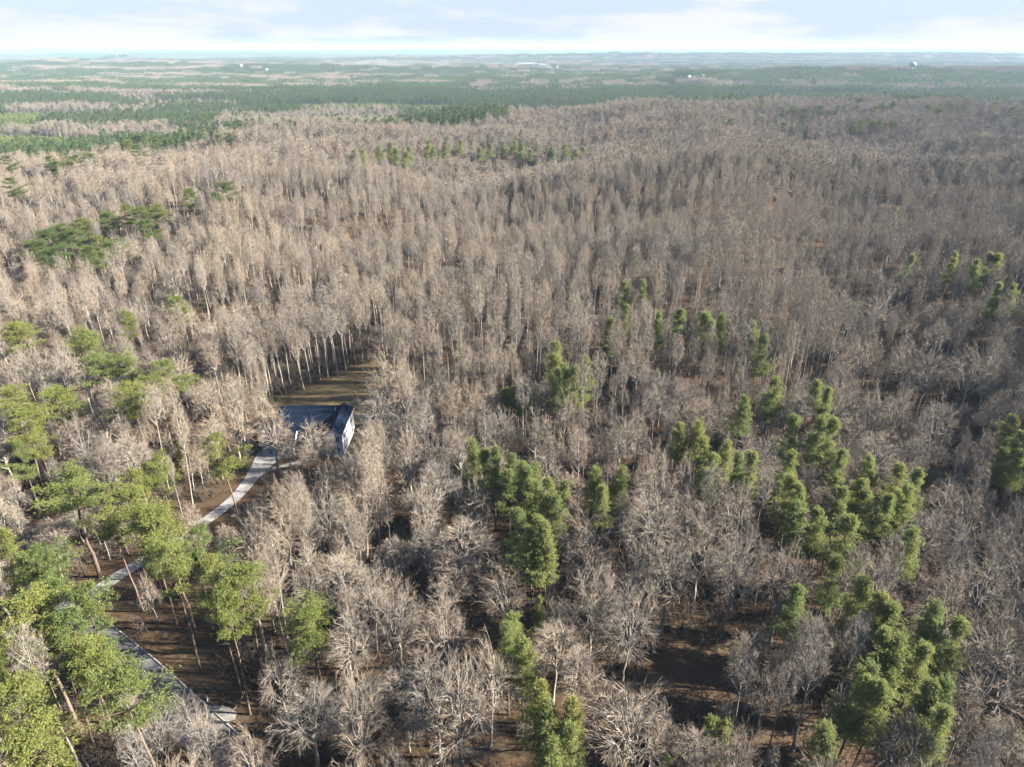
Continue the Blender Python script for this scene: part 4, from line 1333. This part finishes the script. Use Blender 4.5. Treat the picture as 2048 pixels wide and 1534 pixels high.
# the rest of the hardwoods, near and far, up to the end of the ridge
P, RO, S, I = [], [], [], []
for k, (x, y, st, i, h, R) in enumerate(CAND):
    if k in own:
        continue
    tm, cm, ph, pr = BR[(st, i)]
    P.append((x, y, Z[k]))
    RO.append((rng.normal() * 0.03, rng.normal() * 0.03, rng.uniform(0, 6.28)))
    S.append((R / pr, R / pr, h / ph))
    I.append(i if st == 'broad' else 6 + i)
FAR_P, FAR_R, FAR_S, FAR_I = [], [], [], []
def in_any_px(px, py, lst):
    r = np.zeros(len(px), bool)
    for (cx_, cy_2, rx, ry) in lst:
        r |= ((px - cx_) / rx) ** 2 + ((py - cy_2) / ry) ** 2 < 1
    return r
# land cover of the middle distance, by where it shows (photo pixels: centre, half-axes)
PLANT = [(60, 222, 180, 8), (40, 242, 90, 8), (60, 270, 130, 13), (720, 204, 190, 6), (330, 196, 140, 5), (560, 207, 100, 5), (1700, 183, 170, 5), (880, 212, 110, 6)]
DARKP = [(260, 233, 190, 10), (450, 215, 170, 8), (880, 236, 90, 11), (960, 222, 60, 8), (700, 189, 330, 6), (1250, 184, 260, 9), (1500, 188, 170, 6), (150, 196, 140, 7), (200, 286, 110, 9), (420, 252, 70, 8), (1900, 192, 120, 6), (900, 178, 250, 7)]
HARDW = [(570, 234, 260, 20), (300, 215, 120, 7), (120, 212, 110, 7), (270, 258, 190, 12), (330, 184, 120, 5), (720, 222, 90, 8), (1000, 225, 60, 14), (90, 252, 120, 7)]
_cv = [(_rs.normal(1.57, 0.5), 1 / _rs.uniform(300, 900), _rs.uniform(0, 6.28)) for _ in range(9)]
FARP = np.array([(t[0], t[1]) for t in TREES if t[3] == 'pine' and t[1] > 330])
def fill_far(y0, y1, step):
    ys = np.arange(y0, y1, step)
    for yy in ys:
        half = yy * 0.80 + 40
        n = int(2 * half / step)
        X = -half + (np.arange(n) + rng.uniform(0, 1, n)) * step
        Y = yy + rng.uniform(-0.5, 0.5, n) * step * 1.3
        ZZ = terrain(X, Y)
        px, py = project(X, Y, ZZ + 18)
        e = Y - plateau_edge(X)
        cv = waves(X * 0.6, Y, _cv)
        kind = np.where(e < 0, 0, np.where(cv > -0.4, 1, np.where(cv > -0.95, 3, 2)))      # 0 hardwood ridge, 1 pine, 2 plantation, 3 hardwood
        out = e > -60
        kind = np.where(out & in_any_px(px, py, HARDW), 3, kind)
        kind = np.where(out & in_any_px(px, py, DARKP), 1, kind)
        kind = np.where(out & in_any_px(px, py, PLANT), 2, kind)
        sp = waves(X, Y, _sp)
        u = rng.uniform(size=(n, 6))
        for k in range(n):
            z = ZZ[k]
            r3 = (u[k, 0] * 0.05 - 0.025, u[k, 1] * 0.05 - 0.025, u[k, 2] * 6.28)
            kd = kind[k]
            if Y[k] < 1500 and kd != 1 and np.min(((FARP[:, 0] - X[k]) / 6.0) ** 2 + ((FARP[:, 1] - Y[k] - 9) / 17.0) ** 2) < 1:
                continue
            if kd in (0, 3) and u[k, 5] > 0.04 * (1 if kd == 0 else 3):
                if u[k, 3] < 0.45 + 0.25 * sp[k]:
                    s = (0.62 + 0.33 * u[k, 4]) * (1 + 0.08 * sp[k])
                    P.append((X[k], Y[k], z)); RO.append(r3); S.append((s * 1.35, s * 1.35, s)); I.append(15 + int(u[k, 2] * 2.999))
                else:
                    s = (0.66 + 0.33 * u[k, 4]) * (1 + 0.08 * sp[k])
                    P.append((X[k], Y[k], z)); RO.append(r3); S.append((s * 0.9, s * 0.9, s)); I.append(12 + int(u[k, 2] * 2.999))
            elif kd == 2:
                s = 0.7 + 0.5 * u[k, 4]
                FAR_P.append((X[k], Y[k], z)); FAR_R.append(r3); FAR_S.append((s * 1.3, s * 1.3, s)); FAR_I.append(6 + int(u[k, 2] * 1.999))
            elif kd == 1 or u[k, 5] < 0.6 and kd == 3:
                s = 0.75 + 0.4 * u[k, 4]
                FAR_P.append((X[k], Y[k], z)); FAR_R.append(r3); FAR_S.append((s, s, s)); FAR_I.append((0 if u[k, 3] < 0.35 else 3) + int(u[k, 2] * 2.999))
fill_far(470, 900, 6.9)
fill_far(900, 1500, 7.2)
fill_far(1500, 2300, 8.0)
scatter('hardwood_forest', C_HARD, P, RO, S, I, 'leafless grey-brown hardwood forest covering the ridge')
scatter('pine_forest', C_PINE, FAR_P, FAR_R, FAR_S, FAR_I, 'green pine woods in the valley beyond the ridge')

# undergrowth between the near trees
def undergrowth():
    Pn, Rn, Sn, In = [], [], [], []
    for yy in np.arange(45, 300, 2.9):
        half = yy * 0.80 + 30
        n = int(2 * half / 2.9)
        X = -half + (np.arange(n) + rng.uniform(0, 1, n)) * 2.9
        Y = yy + rng.uniform(-2, 2, n)
        dn = waves(X, Y, _dn)
        ZZ = terrain(X, Y)
        for k in range(n):
            if dn[k] < -0.3 and rng.uniform() < 0.75:
                continue
            if not spot_free(X[k], Y[k], 1.0):
                continue
            s = rng.uniform(0.4, 1.6)
            if s > 0.7 and Y[k] < 260 and blocks_open(X[k], Y[k], ZZ[k], 3.2 * s, 1.0):
                s = 0.4
            Pn.append((X[k], Y[k], ZZ[k])); Rn.append((0, 0, rng.uniform(0, 6.28))); Sn.append((s * 1.2, s * 1.2, s)); In.append(rng.randint(0, 4))
    scatter('undergrowth', C_BRUSH, Pn, Rn, Sn, In, 'twiggy brown undergrowth between the trunks')
undergrowth()

# far woods in blocks, too far to tell the trees apart
def far_woods():
    Pn, Rn, Sn, In = [], [], [], []
    y = 2290.0
    while y < 7600:
        st = 52 if y < 4000 else 70
        half = y * 0.80 + 60
        n = int(2 * half / st)
        X = -half + (np.arange(n) + rng.uniform(0.2, 0.8, n)) * st
        Y = y + rng.uniform(-0.3, 0.3, n) * st
        ZZ = terrain(X, Y)
        cv = waves(X * 0.6, Y, _cv)
        site = np.zeros(n, bool)
        for (hx, hy, a) in FAR_SITES:
            site |= (np.abs(X - hx * Y / hy) < 34) & (Y > hy - 90) & (Y < hy + 30)
        for k in range(n):
            if site[k]:
                continue
            r = rng.uniform()
            kd = 1 if cv[k] > -0.5 else (2 if cv[k] < -1.2 else 0)
            if rng.uniform() < 0.12:
                kd = rng.randint(0, 2)
            sc_ = st / 58.0
            Pn.append((X[k], Y[k], ZZ[k])); Rn.append((0, 0, rng.randint(0, 4) * 1.5708 + rng.normal() * 0.1)); Sn.append((sc_, sc_, rng.uniform(0.9, 1.15)))
            In.append({0: rng.randint(0, 3), 1: 3 + rng.randint(0, 3), 2: 6 + rng.randint(0, 2)}[kd])
        y += st
    scatter('distant_woods', C_TILE, Pn, Rn, Sn, In, 'blue-green patchwork of distant woods below the horizon')
far_woods()

# ------------------------------------------------------------------ far landmarks
def water_tower():
    x, y = 1500.0, 2820.0
    z = T(x, y)
    t = thing('water_tower', (x, y, z), 0, 'pale blue water tower standing above the far right ridge', 'water tower', 'far landmarks')
    del t['group']
    prof = [(0.0, 30), (5, 30.3), (9.5, 32.5), (11.8, 36), (12, 39), (10.5, 42.5), (6.5, 45), (0.0, 46)]
    mm = Mesh()
    k = 24
    V = []
    for r, zz in prof:
        for j in range(k):
            a = 2 * math.pi * j / k
            V.append((r * math.cos(a), r * math.sin(a), zz))
    n = len(prof)
    i = np.arange(n - 1)[:, None] * k
    j = np.arange(k)[None]
    q = np.stack([i + j, i + (j + 1) % k, i + k + (j + 1) % k, i + k + j], -1).reshape(-1, 4)
    mm.add(V, [q])
    obj('tank', mm.build('tank', [M['steel']], True), t)
    for a in np.linspace(0, 2 * math.pi, 7)[:-1]:
        m2 = Mesh()
        m2.tubes(np.array([[[11 * math.cos(a), 11 * math.sin(a), -3], [10 * math.cos(a), 10 * math.sin(a), 33.5]]]), np.full((1, 2), 0.6), 8)
        obj('leg', m2.build('leg', [M['steel']], True), t)
    m3 = Mesh()
    m3.tubes(np.array([[[0, 0, -3], [0, 0, 31]]]), np.full((1, 2), 1.4), 10)
    obj('riser', m3.build('riser', [M['steel']], True), t)
water_tower()

def far_house(i, w, h, label, rz=0.3):
    x, y, _ = FAR_SITES[i]
    t = thing('farm_building', (x, y, T(x, y)), rz, label, 'building', '')
    del t['group']
    H = h + 5
    prism('wall', M['siding'], [(-w * 0.3, -3), (w * 0.3, -3), (w * 0.3, H - h * 0.35), (0, H - 0.3), (-w * 0.3, H - h * 0.35)], 'x', -w / 2, w / 2, t)
    prism('roof', M['trim'], [(-w * 0.34, H - h * 0.40), (0, H), (w * 0.34, H - h * 0.40), (w * 0.34, H - h * 0.35), (0, H + 0.5), (-w * 0.34, H - h * 0.35)], 'x', -w / 2 - 0.6, w / 2 + 0.6, t)
    for k in range(3):
        boxes('window', M['glass'], [(-w / 2 + w * (0.15 + 0.3 * k), -w / 2 + w * (0.27 + 0.3 * k), -w * 0.3 - 0.12, -w * 0.3 - 0.02, H - h * 0.8, H - h * 0.5)], t)
far_house(0, 16, 6, 'white farm building far off at the left, among dark woods')
far_house(1, 20, 9, 'tall white building just below the horizon on the left')
far_house(2, 10, 14, 'slim white silo-like building amid the left distant woods')
far_house(3, 14, 5, 'low white shed right of the silo-like building')
far_house(4, 9, 5, 'white farmhouse at the back edge of the pine valley', 0.5)
far_house(5, 7, 4, 'smaller white farmhouse right of its neighbour beyond the pines', 0.2)

# ------------------------------------------------------------------ smoke and haze
def smoke():
    m = bpy.data.materials.new('smoke')
    m.use_nodes = True
    nt = m.node_tree
    nt.nodes.clear()
    out = nt.nodes.new('ShaderNodeOutputMaterial')
    pv = nt.nodes.new('ShaderNodeVolumePrincipled')
    pv.inputs['Color'].default_value = (0.95, 0.96, 0.98, 1)
    pv.inputs['Density'].default_value = 0.018
    nt.links.new(pv.outputs[0], out.inputs['Volume'])
    m2 = m.copy()
    m2.node_tree.nodes[1].inputs['Density'].default_value = 0.0013
    u, v = 1104 - 1024.0, 150 - 767.0
    D = 3300.0
    dy = F * CP - v * SP
    x = D * u / dy
    y = D
    z = T(x, y) + 16
    k = D / F * 1.05
    def lumps(name, mat, lst, label):
        bm = bmesh.new()
        for (ox, oz, rx, ry, rz) in lst:
            r = bmesh.ops.create_icosphere(bm, subdivisions=3, radius=1.0)
            ph = rng.uniform(0, 6.28, 6)
            for vv in r['verts']:
                c = vv.co
                f = 1 + 0.16 * math.sin(c.x * 4 + ph[0]) + 0.16 * math.sin(c.z * 5 + ph[1]) + 0.1 * math.sin(c.y * 5 + c.x * 3 + ph[2])
                vv.co = Vector((x + (ox + c.x * f * rx) * k, y + c.y * f * ry * k, z + (oz + c.z * f * rz) * k))
        o = bm_obj(name, bm, mat, None, kind='stuff', label=label)
        return o
    lumps('smoke', m, [(1, 5, 1.8, 2.0, 5), (-1, 9, 2.6, 3, 4), (-5, 12, 4.5, 5, 3.2), (9, 12, 2.6, 3.2, 4.5), (-12, 14, 8, 6, 2.8), (-24, 15, 13, 8, 2.6), (-44, 16, 20, 9, 2.4)], 'white smoke plumes rising from the distant pine woods')
    lumps('smoke_drift', m2, [(-70, 16, 60, 14, 5), (-150, 18, 110, 18, 6), (-270, 18, 140, 20, 5)], 'thin veil of smoke drifting left from the plumes')
smoke()

def haze():
    m = bpy.data.materials.new('haze')
    m.use_nodes = True
    nt = m.node_tree
    nt.nodes.clear()
    out = nt.nodes.new('ShaderNodeOutputMaterial')
    pv = nt.nodes.new('ShaderNodeVolumePrincipled')
    pv.inputs['Color'].default_value = (0.60, 0.78, 1.0, 1)
    pv.inputs['Density'].default_value = HAZE
    pv.inputs['Anisotropy'].default_value = 0.0
    nt.links.new(pv.outputs[0], out.inputs['Volume'])
    bm = bmesh.new()
    box_bm(bm, -27000, 27000, -27000, 27000, -110, 130)
    o = bm_obj('haze', bm, m, None, kind='stuff', label='pale blue winter haze over the whole landscape')
HAZE = 0.000065
haze()
